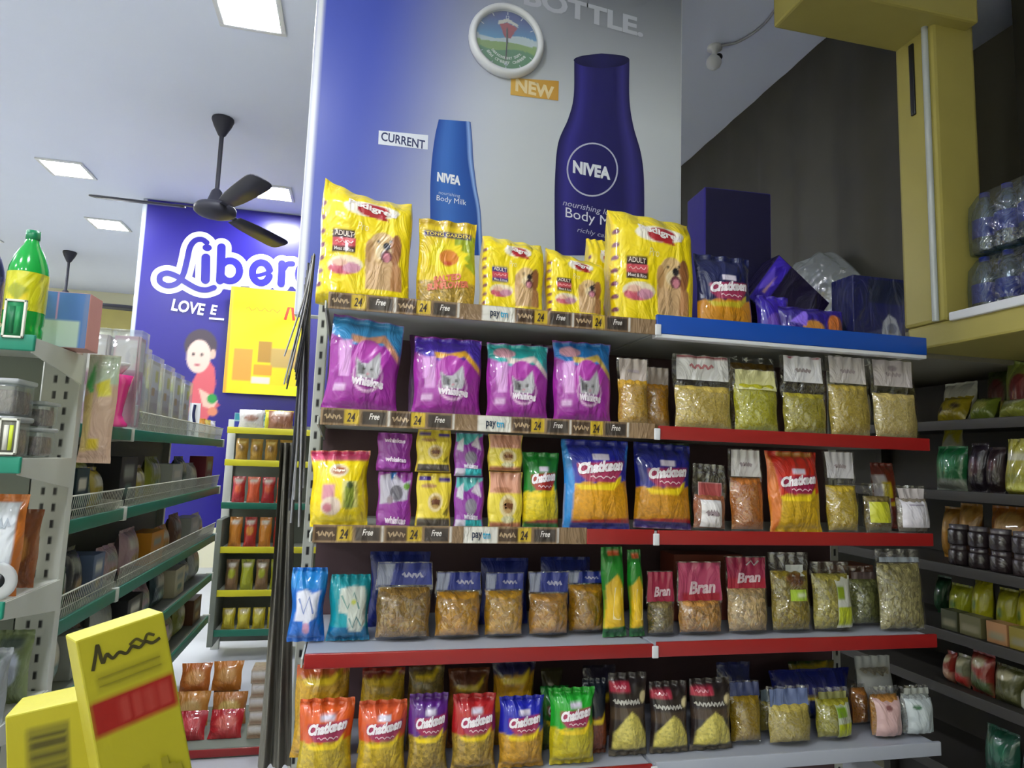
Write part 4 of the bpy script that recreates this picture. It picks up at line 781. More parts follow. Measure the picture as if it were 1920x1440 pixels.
# hanging strip pack on the upright
c = W(160, 765, Y=.69); simple('rice_bag', .10, .35, .028, 'pil', '#b99a84', [('r', 0, .72, 1, 1, '#a8b8a0'), ('p', [(.0, .7), (.25, .95), (.3, .6)], '#3a9a4a'), ('p', [(.35, .72), (.75, .78), (.85, .62), (.45, .60)], '#c9c030'), ('r', .1, .12, .6, .22, '#c9b02c'), ('p', [(0, .1), (.25, .1), (.3, .65), (0, .6)], '#b8a060')], (max(c[0], -.721), .669, W(160, 868, Y=.69)[2]), 'pale pink hanging pack with yellow stickers beside the slotted upright', 'snack pack', rx=-2)

# ------------------------------------------------------------------ left: long side running away from us
S0, S1, SX = .70, 3.16, -.80
LS = (1.575, 1.262, .948, .69, .42)
z0_ = 0
e = tag(empty('side_shelving'), 'long green-railed shelves running away down the left aisle', 'shelving')
mb = MB(); mb.box(-1.17, -1.15, .68, S1, .08, 1.72); sharp(mb.build('back_panel', 'rackp', e))
for y in (1.26, S1-.02):
    u = MB(); s = MB(); u.box(-1.16, -1.11, y-.02, y+.02, 0, 1.84, .003); u.build('upright', 'steel', e)
for i, z in enumerate(LS):
    for (a, b) in ((S0, 1.245), (1.285, S1)):
        m = MB(); m.box(-1.15, SX-.002, a, b, z-.018, z, .002); so = sharp(m.build('shelf', 'rackp', e))
        r = MB(); r.box(SX-.002, SX+.01, a, b, z-.045, z+.0, .003); r.build('price_rail', 'dgreen', so)
        c = MB(); c.box(SX-.03, SX+.014, b+.002, b+.03, z-.05, z+.005, .004); c.build('end_clip', 'steel', so)
        if i < 3 and not (i == 0 and a == S0):
            w = MB(); ys = np.arange(a+.01, b-.005, .017)
            for y in ys: w.tube([(SX-.006, y, z-.002), (SX+.004, y, z+.075)], .0013, 4)
            w.tube([(SX+.004, a, z+.076), (SX+.004, b, z+.076)], .003, 5); w.tube([(SX-.002, a, z+.03), (SX-.002, b, z+.03)], .002, 4); w.build('wire_fence', 'wire', so)
    b = MB(); b.prism([(-1.15, -.09), (SX, -.045), (SX, .03), (-1.15, .05)], 1.258, 1.264, Matrix(((1, 0, 0, 0), (0, 0, 1, 0), (0, 1, 0, z), (0, 0, 0, 1)))); sharp(b.build('side_bracket', 'steel', e))
# glassware and cup boxes on its top shelf
def acrylic_box(y, x, z, w, h, d, label, ops, base='#b8aaa8'):
    o = empty('cup_box', (x, y, z)); tag(o, label, 'boxed cups', 'clear boxed cups on the left aisle top shelf')
    mb = MB(); mb.box(-w/2, w/2, -d/2, d/2, 0, h, .004); mb.build('clear_box', 'acrylic', o)
    pn = panel('printed_card', w*.9, h*.92, .004, base, ops, 'card', .006, parent=o); pn.location = (0, -d/2+.012, .006)
    pn = panel('printed_card', d*.9, h*.92, .004, base, ops, 'card', .006, parent=o); put(pn, (w/2-.012, 0, .006), 0, 0, 90)
    for k in range(3):
        c = MB(); c.lathe([(.001, .0), (.012, 0), (.015, h*.2), (.016, h*.21), (.014, h*.2), (.011, .006), (.001, .006)], (-w*.3+w*.3*k, -d/2+.05, h*.03)); c.build('cup', 'pink' if k == 1 else 'white', o)
z = LS[0]+.0008
cardops = [('r', .05, .62, .95, .96, '#cfc9c8'), ('p', [(.0, .5), (.3, .62), (.35, .45), (.1, .4)], '#8a4a68'), ('r', .5, .40, .95, .58, '#b06a90'), ('e', .7, .45, .12, .08, '#e0d0d4'), ('p', [(.05, .3), (.4, .42), (.6, .3), (.3, .2)], '#e0e0ee'), ('r', .1, .02, .9, .25, '#c09aa6')]
acrylic_box(1.15, -.905, z, .105, .38, .10, 'clear cup box nearest the upright, grey card at its top', cardops); acrylic_box(1.15, -.795, z, .105, .38, .10, 'clear cup box with a pink printed card at the corner of the shelf', cardops, '#b8909c')
for k in range(5):
    acrylic_box(1.42+.20*k, -.87, z, .11, .36-.016*k, .17, ['clear box of greyish cups just behind the corner of the shelf', 'clear cup box with a yellow sticker, second behind the corner', 'clear cup box in the middle of the row before the child poster', 'clear cup box fourth behind the corner of the shelf', 'clear cup box farthest along the row, before the child poster'][k],
       [('r', .05, .6, .95, .95, '#d8d4cc'), ('r', .55, .7, .85, .88, '#c9c040'), ('r', .3, .5, .6, .62, '#b8923a'), ('r', .05, .05, .95, .4, '#a09484')], '#b3a89c')
o = empty('goblet', (-.785, 1.0, z)); tag(o, 'bright pink plastic goblet standing before the cup boxes', 'cup')
mb = MB(); mb.lathe([(r*1.3, q*1.45) for r, q in [(.001, 0), (.036, 0), (.038, .006), (.030, .016), (.022, .03), (.024, .05), (.034, .10), (.042, .13), (.039, .13), (.03, .1), (.02, .052), (.001, .045)]], seg=32); mb.build('cup', 'pink', o)
o = empty('bowl', (-.80, 1.0, z+.131*1.45)); tag(o, 'white bowl tipped on top of the pink goblet', 'bowl')
mb = MB(); mb.lathe([(.001, 0), (.024, 0), (.03, .006), (.048, .03), (.056, .045), (.052, .045), (.044, .03), (.024, .01), (.001, .008)], seg=32); mb.build('bowl_body', 'white', o)
o = empty('toothbrush_card', (-.85, 2.55, z+.001)); tag(o, 'dark blue and white toothbrush standing at the far end of the shelf', 'toothbrush')
mb = MB(); mb.box(-.03, .03, -.002, .002, 0, .20, .001); mb.build('card', 'white', o); mb = MB(); mb.tube(smooth([(0, -.006, .01), (.006, -.008, .07), (-.004, -.008, .13), (0, -.008, .19)]), .008, 8); mb.build('brush', 'navy', o)
for k, (y, c1, l) in enumerate(((2.72, '#d8942a', 'orange'), (2.88, '#c9b050', 'mustard'), (3.02, '#d0ccd8', 'white'))):
    simple('sweet_bag', .13, .12, .06, 'pil', c1, [('e', .5, .5, .3, .2, '#e8e0d0')], (-.86, y, z), l+' bag at the far end of the left aisle top shelf', 'snack pack', rz=60, res=.01)
# packed rows on the lower shelves, all facing the aisle
PAL = [('dark teal', '#16333a'), ('mustard', '#a8962c'), ('pale grey', '#a6aaa4'), ('black', '#1c1c22'), ('olive', '#7f8428'), ('cream', '#c0b89a'), ('dusty pink', '#a88a90'), ('brown', '#5c3a26'), ('amber', '#c08020'), ('grey blue', '#5a6a88'), ('wine red', '#6a1428'), ('moss green', '#3a5a34')]
rng = random.Random(4)
NEAR = ['nearest the slotted upright', 'second from the slotted upright', 'third along from the upright', 'just before the bay joint', 'first past the bay joint', 'second past the bay joint', 'third past the bay joint', 'fourth past the bay joint', 'fifth past the bay joint', 'sixth past the bay joint', 'at the far end']
ROW = ['first shelf under the cup boxes', 'second shelf under the cup boxes', 'third shelf under the cup boxes', 'lowest visible shelf']
rows = [[3, 0, 4, 1, 3, 1, 4, 2, 0, 2, 10], [11, 2, 3, 9, 6, 6, 8, 8, 7, 2, 2], [5, 5, 2, 7, 2, 3, 6, 0, 5, 9, 2], [6, 7, 5, 2, 6, 10, 3, 6, 5, 4, 7]]
for i, z in enumerate(LS[1:]):
    ys = [.79, .912, 1.034, 1.156]+[1.40+.265*k for k in range(7)]
    for j, y in enumerate(ys):
        nm, c1 = PAL[rows[i][j]]; h = (.15 if (i+j) % 3 else .19) if i else (.16 if j % 2 else .20); w = .112 if j < 4 else .21
        ops = [('r', .2, .55, .8, .8, '#c9c6b8' if j % 2 else '#8a8f88'), ('e', .5, .3, .25, .12, '#9a7a40' if i % 2 else '#5f7a70')]
        if (i+j) % 3 == 1:
            o = panel('carton', w, h, .10, c1, ops, 'card', .012); tag(put(o, (SX-.03, y, z+.0012), 0, 0, 90), nm+' carton '+NEAR[j]+', '+ROW[i], 'carton')
        else:
            o = packet('bag', w, h, .08, 'pil', c1, ops, seed(), res=.012, parts=j < 6); tag(settle(put(o, (SX-.085, y, z), -3, 0, 90), z), nm+' bag '+NEAR[j]+', '+ROW[i], 'snack pack')

# ------------------------------------------------------------------ far end of the aisle
FY = 3.62
e = tag(empty('far_shelving'), 'yellow and green railed shelves facing us at the end of the left aisle', 'shelving')
FZ = (1.67, 1.43, 1.115, .795, .485, .205)
u = MB(); u.box(-.90, -.84, FY+.3, FY+.36, 0, 1.75, .003); u.build('upright', 'steel', e)
u = MB(); u.box(.20, .26, FY+.3, FY+.36, 0, 1.75, .003); u.build('upright', 'steel', e)
u = MB(); u.box(-.87, -.83, FY-.02, FY+.3, .1, 1.0, .004); u.build('side_panel', 'rackp', e)
mb = MB(); mb.box(-.86, .22, FY+.335, FY+.35, .05, 1.72); sharp(mb.build('back_panel', 'rackp', e))
for k, z in enumerate(FZ):
    m = MB(); m.box(-.85, .22, FY, FY+.33, z-.02, z, .002); so = sharp(m.build('shelf', 'steel', e)); r = MB(); r.box(-.85, .22, FY-.012, FY, z-.035, z+.012, .003); r.build('price_rail', 'yellowr' if k in (0, 1, 3, 4) else 'dgreen', so)
FR = [('white and brown', '#c9c6c4', '#8a5a44', 2, .15), ('golden', '#b38a34', '#7a5a20', 4, .17), ('bright red', '#b3222a', '#e0603a', 4, .20), ('red and orange', '#b8302a', '#d88a30', 4, .22), ('brown and lime', '#8a6a4a', '#aab02a', 4, .22), ('yellow', '#c2b01e', '#d8cc50', 4, .15)]
OR = ['first from the left', 'second from the left', 'third from the left', 'at the right']
for k, (nm, c1, c2, n, h) in enumerate(FR):
    for j in range(n):
        w = .40/n+.0; x = -.80+(.42/n)*(j+.5)
        o = packet('snack_bag', min(.19, .42/n*.9), h, .07, 'pil', c1 if (j+k) % 2 == 0 or k in (1, 5) else c2, [('e', .5, .55, .3, .16, c2), ('r', .15, .78, .85, .9, '#d8d0c0' if k != 1 else '#c0a860')], seed(), res=.014, parts=False)
        tag(settle(put(o, (x, FY+.06, FZ[k]), -4), FZ[k]), nm+' bag '+OR[j if n == 4 or j == 0 else 3]+', '+['top', 'second', 'third', 'fourth', 'fifth', 'sixth'][k]+' shelf of the far rack', 'snack pack')
c = W(515, 768, Y=FY+.1); simple('sweet_bag', .22, .16, .08, 'pil', '#d8cf1a', [('e', .4, .5, .2, .15, '#f0f0e0'), ('e', .6, .3, .2, .15, '#3aa040')], (c[0]+.03, FY+.16, FZ[0]), 'bright yellow bag on the far rack top, beside the white ones', 'snack pack', res=.012)
c = W(480, 752, Y=FY+.22); o = panel('carton', .30, .13, .06, '#b8d0d0', [('r', 0, .55, 1, 1, '#2a8a9a'), ('r', .0, .1, .2, .5, '#1a2a8a'), ('s', [(.3+.05*i, .3+.1*math.sin(i*2)) for i in range(11)], .06, '#5a8aa8'), ('s', [(.5+.04*i, .78+.1*math.sin(i*2)) for i in range(11)], .08, '#7ac0e0')], 'card', .008); tag(put(o, (c[0], FY+.225, FZ[0]+.001)), 'teal and white carton at the back of the far rack top', 'carton')
# banner wall with the nappy advert
BY = 4.0; bx0, bx1, bz0 = -1.69, .75, .9; bw = bx1-bx0; bh = CEIL-.004-bz0
def bu(px, py): p = W(px, py, Y=BY); return ((p[0]-bx0)/bw, (p[2]-bz0)/bh)
k_ = .2917
def cr(pts, n=8): return [bu(240+k_*x, 380+k_*y) for x, y in smooth(pts, n)]
def lw(w): return w*k_*abs(bu(480, 540)[1]-bu(480, 440)[1])/100
def el(cx, cy, rx, ry, a0, a1, n=30): return [bu(240+k_*(cx+rx*math.cos(R(t))), 380+k_*(cy+ry*math.sin(R(t)))) for t in np.linspace(a0, a1, n)]
STR = [(cr([(505, 255), (475, 236), (432, 242), (398, 285), (378, 370), (352, 465), (312, 518), (252, 532), (206, 508), (208, 468), (252, 452), (312, 472), (372, 512), (442, 550), (500, 560), (552, 545)]), 34),
       (cr([(500, 352), (499, 430), (497, 495)]), 52), (cr([(601, 285), (597, 400), (592, 500)]), 50), (el(655, 438, 62, 66, -160, 190), 44), (el(856, 450, 56, 66, 20, 345), 44), (cr([(808, 470), (860, 462), (918, 440)]), 24),
       (cr([(990, 392), (988, 460), (984, 520)]), 46), (cr([(998, 430), (1022, 396), (1058, 392)]), 34), (el(1140, 462, 44, 66, 0, 360), 44), (cr([(1190, 395), (1260, 400)]), 20)]
DOT = [(509, 289, 30, 22)]
bab = lambda pts: [bu(*q) for q in pts]
UB = abs(bu(480, 500)[0]-bu(380, 500)[0])/100; VB = abs(bu(450, 540)[1]-bu(450, 440)[1])/100
BL = '#2a2490'; ops = [('r', 0, 0, .012, 1, '#c8d0d8')]
for add, hx in ((66, '#f2f4fb'), (0, BL)):
    for p, w in STR:
        ops.append(('s', p, lw(w+add), hx))
        for q in (p[0], p[-1]): ops.append(('d', *q, lw(w+add)/2*bh/bw, lw(w+add)/2, hx))
    for x, y, rx, ry in DOT: ops.append(('d', *bu(240+k_*x, 380+k_*y), (rx+add/2)*k_*UB, (ry+add/2)*k_*VB, hx))
    if not hx == BL: ops += [('s', cr([(560, 400), (620, 470), (1180, 480)]), lw(120), hx)]
u, v = bu(353, 576); ops.append(('t', 'LOVE', u, v, 62*UB, 22*VB, '#e8eaf8', -5, .15, .03)); u, v = bu(401, 581); ops.append(('t', 'E', u, v, 13*UB, 18*VB, '#e8eaf8', -5, .15, .03)); ops.append(('s', [bu(392, 597), bu(420, 599)], .006, '#e8eaf8'))
ops += [('p', bab([(374, 690), (386, 668), (402, 690), (404, 720), (398, 745), (412, 760), (396, 772), (380, 800), (362, 800), (350, 760), (358, 720)]), '#d8606c'), ('p', bab([(372, 728), (396, 742), (408, 752), (398, 768), (380, 762)]), '#e8c0b0'), ('e', *bu(376, 648), 30*UB, 30*VB, '#453846'), ('e', *bu(372, 668), 22*UB, 30*VB, '#ecccc0'), ('e', *bu(399, 664), 5*UB, 9*VB, '#e0b8a8'), ('e', *bu(362, 664), 3*UB, 3*VB, '#3a2c34'), ('e', *bu(378, 665), 3*UB, 3*VB, '#3a2c34'), ('e', *bu(369, 684), 6*UB, 2.5*VB, '#c07078'), ('e', *bu(397, 748), 9*UB, 9*VB, '#2a9a4a'), ('e', *bu(398, 772), 9*UB, 8*VB, '#e08a6a'), ('p', bab([(366, 770), (374, 770), (372, 830), (362, 830)]), '#a8bce0')]
o = panel('advert_banner', bw, bh, .05, '#251c84', ops, 'poster', .011, side='c8d0d8', bev=.004); tag(put(o, ((bx0+bx1)/2, BY, bz0)), 'deep blue nappy banner with big white-edged lettering and a child', 'poster')
a = W(417, 736, Y=BY-.06); b = W(568, 548, Y=BY-.06); w, h = b[0]-a[0]+.02, b[2]-a[2]
o = panel('promo_sign', w, h, .012, '#f2dc16', [('r', 0, 0, .04, 1, '#f0a83a'), ('r', .25, .0, 1, .09, '#e8f01a'), ('r', .42, .30, .60, .50, '#b88a3a'), ('r', .60, .26, .95, .44, '#c9a860'), ('r', .1, .12, .35, .42, '#e0a040'), ('r', .36, .10, .60, .16, '#f0d8d0'), ('r', .38, .18, .62, .28, '#e8a030'),
   ('s', [(.22+.035*i, .80+.02*math.sin(i*2)) for i in range(14)], .012, '#e09a20'), ('s', [(.75, .72), (.79, .84), (.84, .84), (.87, .72)], .025, '#d0402a')], 'poster', .008); tag(put(o, (a[0]+w/2, BY-.06, a[2])), 'bright yellow promotion sign hung before the blue banner', 'sign')
# heap at the foot of the far rack
st = empty('low_bin'); tag(st, 'low plinth heaped with red and orange bags at the end of the left aisle', 'plinth')
mb = MB(); mb.box(-.765, -.12, 1.98, 2.56, .0, .05, .008); mb.build('plinth_body', 'rackp', st); mb = MB(); mb.box(-.755, -.13, 1.972, 1.98, .008, .045, .003); mb.build('price_rail', 'red', st)
HP = [(-.69, 2.36, .19, .16, .15, '#b8662a', '#d89a5a', 20, 'upper left orange bag of the heap'), (-.53, 2.38, .19, .16, .15, '#c07830', '#d8a060', 20, 'upper right orange bag of the heap'), (-.68, 2.27, .05, .18, .17, '#c48438', '#d8b070', 12, 'lower left orange bag of the heap'), (-.49, 2.27, .05, .18, .16, '#b87434', '#e0c070', 12, 'lower right orange bag of the heap, beside the clear-topped trays'),
      (-.65, 2.08, .05, .165, .14, '#a8202c', '#d04a50', 35, 'red bag at the front left'), (-.475, 2.08, .05, .165, .14, '#b3242c', '#d86a60', 35, 'red bag at the front right'), (-.71, 2.46, .05, .14, .24, '#8a4a24', '#c08a50', 4, 'brown bag at the back left'), (-.54, 2.465, .05, .14, .25, '#a06a30', '#d0a060', 4, 'tan bag at the back')]
for k, (x, y, z, w, h, c1, c2, ln, tx) in enumerate(HP):
    o = packet('snack_bag', w, h, .06, 'pil', c1, [('e', .5, .5, .32, .25, c2)], seed(), res=.012, parts=False); tag(settle(put(o, (x, y, z), -ln, 0, 0), z), tx+' on the low plinth', 'snack pack')
for k in range(5):
    o = panel('biscuit_tray', .15, .066, .14, '#b9a894', [('r', 0, .55, 1, .9, '#dcd8d8'), ('r', .0, .0, 1, .3, '#8a6a50')], 'film', .01); tag(put(o, (-.29+.006*(k % 2), 2.06, .0515+.0672*k)), ['lowest', 'second', 'third', 'fourth', 'topmost'][k]+' clear-topped biscuit tray in the stack left of the main shelf', 'tray', 'stacked biscuit trays')

# ------------------------------------------------------------------ straps and cloth hanging off the gondola end
o = empty('strap_bundle', (-.075, .20, 1.3)); tag(o, 'bundle of dark straps and pale bands hanging at the left end of the main shelf', 'straps')
rs = random.Random(3)
k1 = W(590, 470, Y=.2)
for i in range(16):
    mb = MB(); a = W(586+rs.uniform(-3, 5), 480, Y=.2); b = W(540+rs.uniform(-8, 16), 660+rs.uniform(0, 70), Y=.2); yo = rs.uniform(-.03, .03)
    mb.tube([(p[0]-o.location[0], p[1]+yo-.2, p[2]-1.3) for p in smooth([a, a*.6+b*.4+np.array([.006, 0, 0]), b], 5)], .0045, 5, flat=.5); mb.build('strap', 'tubing' if i % 3 else 'paleband', o)
for i in range(9):
    mb = MB(); a = W(574+rs.uniform(-4, 8), 560, Y=.24); b = W(556+rs.uniform(-14, 12), 860+rs.uniform(-40, 150), Y=.24); yo = rs.uniform(-.03, .03)
    mb.tube([(p[0]-o.location[0], p[1]+yo-.2, p[2]-1.3) for p in smooth([a, a*.5+b*.5, b], 5)], .006, 5, flat=.5); mb.build('strap', 'tubing' if i % 2 else 'paleband', o)
for i in range(4):
    mb = MB(); a = W(580-3*i, 500+10*i, Y=.27); b = W(566-2*i, 800+60*i, Y=.27)
    mb.tube([(p[0]-o.location[0], p[1]+.02*i-.23, p[2]-1.3) for p in smooth([a, a*.5+b*.5+np.array([.004, 0, 0]), b], 5)], .012, 8, flat=.35); mb.build('strap', 'tubing', o)
n = 30; rows_ = []
for t in np.linspace(0, 1, 26):
    py = 830+610*t; cx = 540-26*t; hw = 13+19*t**1.3
    rows_.append([W(cx+hw*s, py, Y=.30)+np.array([0, .022*math.sin(s*7+t*3)-.0+.01*math.sin(s*15), 0]) for s in np.linspace(-1, 1, n)])
P = np.array(rows_); mb = MB(); mb.grid(P); mb.grid(P+np.array([0, .006, 0]), flip=True); tag(mb.build('hanging_cloth', 'cloth'), 'grey brown cloth hanging down beside the main shelf', 'cloth')

# ------------------------------------------------------------------ right: racks under the loft
RXF = 2.35; RZ = (1.712, 1.44, 1.158, .905, .70)
e = tag(empty('wall_shelving'), 'dark wall shelves of packets running along the right aisle', 'shelving')
mb = MB(); mb.box(2.74, 2.76, -.9, 2.2, .08, 1.92); sharp(mb.build('back_panel', 'darkrack', e))  # rack colour darkened for the shade under the loft
for y in (-.85, 1.2, 2.16): u = MB(); u.box(2.69, 2.74, y-.02, y+.02, 0, 1.92, .003); u.build('upright', 'darkrack', e)
for z in RZ+(.40,):
    m = MB(); m.box(RXF, 2.74, -.9, 2.2, z-.02, z, .002); so = sharp(m.build('shelf', 'darkrack', e)); r = MB(); r.box(RXF-.01, RXF, -.9, 2.2, z-.035, z+.004, .003); r.build('price_rail', 'darkrack', so)
def rp(px0, px1, pyt, k, base, ops, label, cat='snack pack', x=RXF+.02, d=.08, kind='pil', m='film', name='snack_bag', lean=4, group=None, h=None, **kw):
    z = RZ[k] if k < 5 else .40
    a = W(px0, pyt, X=x); b = W(px1, pyt, X=x); w = abs(a[1]-b[1]); hh = h or W((px0+px1)/2, pyt, X=x)[2]-z
    o = packet(name, w, hh, d, kind, base, ops, seed(), res=.008, m=m, **kw); put(o, (x+d/2, (a[1]+b[1])/2, z), -lean, 0, -90); return tag(settle(o, z), label, cat, group)
rp(1738, 1793, 738, 0, '#9a8a1a', [('e', .25, .35, .12, .12, '#3a2a1a'), ('e', .7, .5, .14, .12, '#3a2a1a')], 'mustard crisp bag with dark spots, nearest the main shelf on the right rack top', lean=25)
rp(1800, 1846, 742, 0, '#6a7a2a', [('e', .5, .5, .3, .2, '#9a9a50')], 'mossy green crisp bag lying in the middle of the right rack top', lean=25)
rp(1853, 1925, 745, 0, '#8a8f3a', [('e', .4, .7, .3, .2, '#b8bca0')], 'pale green crisp bag lying at the right edge on the right rack top', lean=25)
rp(1832, 1885, 690, 0, '#4a5a2a', [('e', .5, .5, .35, .3, '#6a2a2a'), ('e', .7, .3, .15, .1, '#d0c060')], 'green crisp bag with a maroon print, standing behind', x=RXF+.23)
rp(1866, 1930, 678, 0, '#8a9a4a', [('e', .6, .5, .35, .3, '#7a2a30')], 'tilted pale green crisp bag with a red-brown print in the top right', x=RXF+.12, skew=-.1)
rp(1752, 1815, 716, 0, '#e8e8e0', [], 'bright white pack behind the spotted crisp bag', x=RXF+.20)
rp(1738, 1796, 836, 1, '#1c6a3a', [('r', 0, 0, 1, .25, '#8a8f84'), ('e', .5, .6, .3, .2, '#3a8a5a')], 'dark green bag nearest the main shelf on the right rack second shelf')
rp(1748, 1785, 802, 1, '#d0d0b8', [('p', [(0, .6), (.5, .9), (1, .7), (1, 1), (0, 1)], '#c8c02a')], 'white and yellow bag above the dark green one', x=RXF+.14)
rp(1800, 1834, 830, 1, '#241c24', [('e', .5, .5, .3, .2, '#4a2a34')], 'black bag beside the dark green one'); rp(1834, 1866, 838, 1, '#2a1c20', [('r', .2, .5, .8, .7, '#4a2428')], 'dark brown bag beside the tall lime pack')
rp(1868, 1926, 822, 1, '#a8a02c', [('r', 0, .60, 1, .74, '#c8c4a0'), ('r', 0, .2, 1, .35, '#8a8a20'), ('r', .2, .05, .9, .16, '#c8c860')], 'tall lime yellow pack on the right rack second shelf', kind='doy')
for i, (a, b, y, c1, l) in enumerate(((1752, 1782, 950, '#b8822c', 'amber bag at the back, next to the main shelf end'), (1780, 1822, 944, '#c08a3a', 'rounder amber bag behind the dark jars'), (1838, 1925, 950, '#b8702c', 'long orange bag behind the dark jars'))):
    rp(a, b, y, 2, c1, [('e', .5, .7, .3, .2, '#d8a860')], l, x=RXF+.16)
for i in range(5):
    for j in range(2):
        y = .47-.088*i; o = empty('jar', (RXF+.05, y, RZ[2]+.0005+j*.078)); tag(o, ['lower', 'upper'][j]+' dark glass jar '+['nearest the main shelf end', 'second from the main shelf end', 'in the middle', 'fourth from the main shelf end', 'at the right edge'][i]+' on the right rack', 'jar', 'dark jars stacked on the right rack')
        mb = MB(); mb.lathe([(.001, 0), (.034, 0), (.038, .006), (.038, .052), (.030, .062), (.001, .062)], seg=20, col=C('#2c2224', 0)); mb.build('jar_body', 'film', o); mb = MB(); mb.lathe([(.032, .060), (.033, .076), (.001, .077)], seg=20, col=C('#5a5458' if j else '#3a3034', 0)); mb.build('lid', 'film', o)
for i, (a, b, y, c1, l) in enumerate(((1764, 1806, 1096, '#9aa01c', 'lime pack with a small green print, nearest the main shelf'), (1806, 1842, 1086, '#b0ac1c', 'taller lime pack, second on the right rack fourth shelf'), (1852, 1890, 1104, '#9a981c', 'lime pack, third on the right rack fourth shelf'), (1888, 1928, 1106, '#a8a01a', 'lime pack at the right edge of the fourth shelf'))):
    rp(a, b, y, 3, c1, [('e', .4, .5, .15, .1, '#4a6a1c'), ('r', 0, 0, 1, .2, '#7a7840')], l, x=RXF+.10)
rp(1740, 1766, 1080, 3, '#1f5a34', [], 'dark green pack glimpsed at the end of the main shelf, fourth shelf right', x=RXF+.22)
for i, (a, b, c1, l) in enumerate(((1764, 1796, '#4a4c34', 'dull olive'), (1798, 1840, '#6a6644', 'khaki'), (1848, 1888, '#a87a50', 'peach'), (1890, 1926, '#8a7a30', 'ochre'))):
    z = RZ[3]; p, q = W(a, 1180, X=RXF+.02), W(b, 1180, X=RXF+.02); o = panel('carton', abs(p[1]-q[1])*.95, .075, .06, c1, [('r', .1, .2, .9, .5, '#8a8468')], 'card', .008); tag(put(o, (RXF+.02, (p[1]+q[1])/2, z+.001), 0, 0, -90), l+' low carton before the lime packs', 'carton', 'low cartons on the right rack')
for i, (a, b, y, c1, c2, l) in enumerate(((1758, 1776, 1222, '#8a2a20', '#c09a80', 'narrow red and cream pack nearest the main shelf'), (1778, 1802, 1228, '#7a7a60', '#b0302a', 'pale pack with a red foot'), (1804, 1846, 1224, '#8a2a22', '#4a5a30', 'red pack with a green corner'), (1848, 1900, 1250, '#4a4a22', '#5a5a34', 'dim olive pack'))):
    rp(a, b, y, 4, c1, [('p', [(0, .6), (1, .3), (1, .0), (0, .2)], c2), ('e', .5, .75, .3, .12, '#a8a080')], l+', fifth shelf of the right rack')
rp(1900, 1930, 1290, 4, '#b0b0a0', [], 'off-white pack at the right edge, fifth shelf of the right rack', x=RXF+.01)
rp(1828, 1892, 1368, 5, '#1c4a38', [('e', .5, .6, .3, .2, '#2a6a50')], 'dark green pack low on the right rack', x=RXF+.05); rp(1899, 1945, 1390, 5, '#3a2a2c', [('r', .1, .6, .6, .8, '#8a8a90')], 'dark pack low at the right edge', x=RXF+.05)

# ------------------------------------------------------------------ loft: shrink-wrapped water and a plastic bundle
wp = None
def waterpack(x, y, z, rz, label):
    o = empty('water_pack', (x, y, z), R(rz)); tag(o, label, 'bottled water', 'shrink-wrapped water packs on the loft')
    for i in range(3):
        for j in range(2):
            cx, cy = (j-.5)*.085, (i-1)*.085
            mb = MB(); mb.lathe([(.001, 0), (.036, 0), (.040, .01), (.040, .13), (.036, .15), (.018, .185), (.014, .195), (.014, .205)], (cx, cy, .002), 16); bo = mb.build('bottle', 'pet', o)
            mb = MB(); mb.lathe([(.0405, .05), (.0405, .115)], (cx, cy, .002), 16); mb.build('bottle_label', 'bluewater', bo)
            mb = MB(); mb.lathe([(.016, .195), (.016, .212), (.001, .213)], (cx, cy, .002), 12); mb.build('cap', 'bluewater', bo)
    n = 48; th = np.linspace(0, 2*np.pi, n, endpoint=False); rows = []
    for z_, s in ((0, 1), (.02, 1.02), (.1, 1.03), (.17, 1.0), (.205, .82), (.222, .4), (.224, .02)):
        rows.append([(s*.088*np.sign(math.cos(t))*abs(math.cos(t))**.4*(1+.02*math.sin(9*t)), s*.132*np.sign(math.sin(t))*abs(math.sin(t))**.4*(1+.02*math.sin(7*t)), z_) for t in th])
    mb = MB(); mb.grid(np.array(rows), wrap=True); mb.build('shrink_film', 'wrap', o); return o
zl = 2.031
for i, (y, k, l) in enumerate(((.0, 0, 'lower shrink-wrapped pack of water bottles beside the yellow pilaster'), (-.01, 1, 'upper shrink-wrapped pack of water bottles beside the yellow pilaster'), (-.28, 0, 'lower shrink-wrapped water pack at the right edge'), (-.285, 1, 'upper shrink-wrapped water pack at the right edge'))):
    waterpack(2.19, y, zl+.226*k, 2-4*k, l)
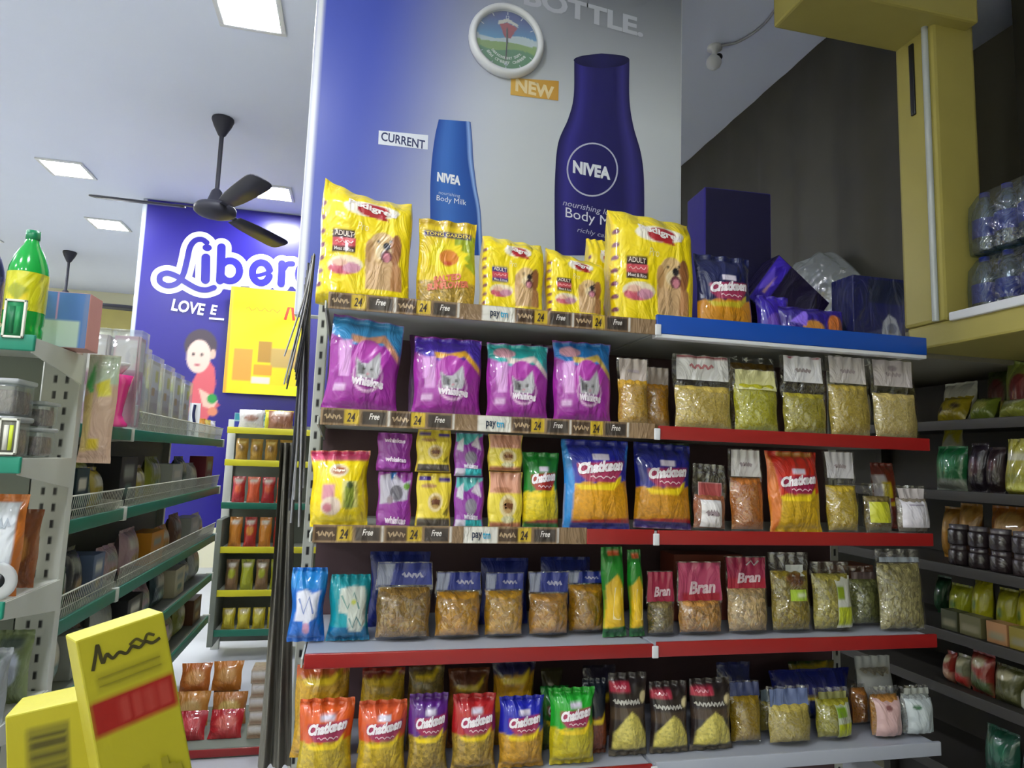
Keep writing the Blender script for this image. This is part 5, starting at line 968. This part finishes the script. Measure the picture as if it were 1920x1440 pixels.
# cloudy plastic bundle behind the top shelf
n, k = 44, 30; rows = []
for t in np.linspace(0, 1, k):
    prof = max(.02, math.sin(math.pi*min(1, .12+t*.88))**.6); rows.append([((.06*math.cos(a)*(1+.12*math.sin(3*a+5*t)))*prof, (.36*math.sin(a)*(1+.08*math.sin(5*a+3*t)))*prof*(1-.35*t), min(.40, .45*t)+.015*math.sin(4*a+6*t)) for a in np.linspace(0, 2*math.pi, n, endpoint=False)])
mb = MB(); mb.grid(np.array(rows), wrap=True); o = mb.build('plastic_bundle', 'bundle'); tag(put(o, (2.02, .80, 2.032)), 'cloudy plastic-wrapped bundle on the loft behind the purple packs', 'bundle')

# ------------------------------------------------------------------ foreground: two yellow cartons on a counter
cn = empty('counter', (0, 0, 0)); tag(cn, 'counter the yellow cartons stand on, below the view', 'counter')
mb = MB(); mb.box(-.75, .02, -1.25, -.84, 1.06, 1.10, .006); mb.build('counter_top', 'counter', cn); mb = MB(); mb.box(-.72, -.02, -1.22, -.88, 0, 1.06, .004); mb.build('counter_body', 'rackp', cn)
vert = [('s', [(.18+.075*i, .03), (.18+.075*i+.004, .36+.03*math.sin(i*2))], .03, '#9a921c') for i in range(10)]
o = panel('medicine_carton', .071, .205, .05, '#b5ad20', [('r', .0, .58, 1, .73, '#9c140e')]+[('r', .32+.155*i, .605, .43+.155*i+(.04 if i == 3 else 0), .705, '#ac3a32') for i in range(4)]+
   [('s', smooth([(.10, .86), (.16, .92), (.2, .96), (.22, .88), (.28, .91), (.34, .885), (.42, .90), (.50, .885), (.58, .905), (.66, .89), (.74, .905), (.82, .89), (.92, .90)]), .014, '#3a3512'), ('s', smooth([(.55, .915), (.64, .93), (.72, .91), (.78, .935), (.86, .92)]), .012, '#4a4416'), ('r', .12, .76, .9, .84, '#a29a1c'), ('s', [(.14, .82), (.88, .82)], .006, '#8c841a'), ('s', [(.14, .785), (.88, .785)], .006, '#8c841a')]+vert, 'card', .003, side='bdb530', bev=.002)
tag(put(o, (-.056, -1.03, 1.142), -6, -13, 30), 'taller yellow medicine carton with a red band, in the foreground', 'carton')
bars = [('r', .24, .08+.062*i, .62, .08+.062*i+.02+.012*(i % 3), '#4a4614') for i in range(13)]
o = panel('medicine_carton', .078, .15, .07, '#b5ad20', [('r', .2, .05, .66, .90, '#7d781c')]+bars, 'card', .003, side='bdb530', bev=.002)
tag(put(o, (-.158, -.965, 1.101), -4, -8, 12), 'shorter yellow carton with a barcode, in front at the lower left', 'carton')
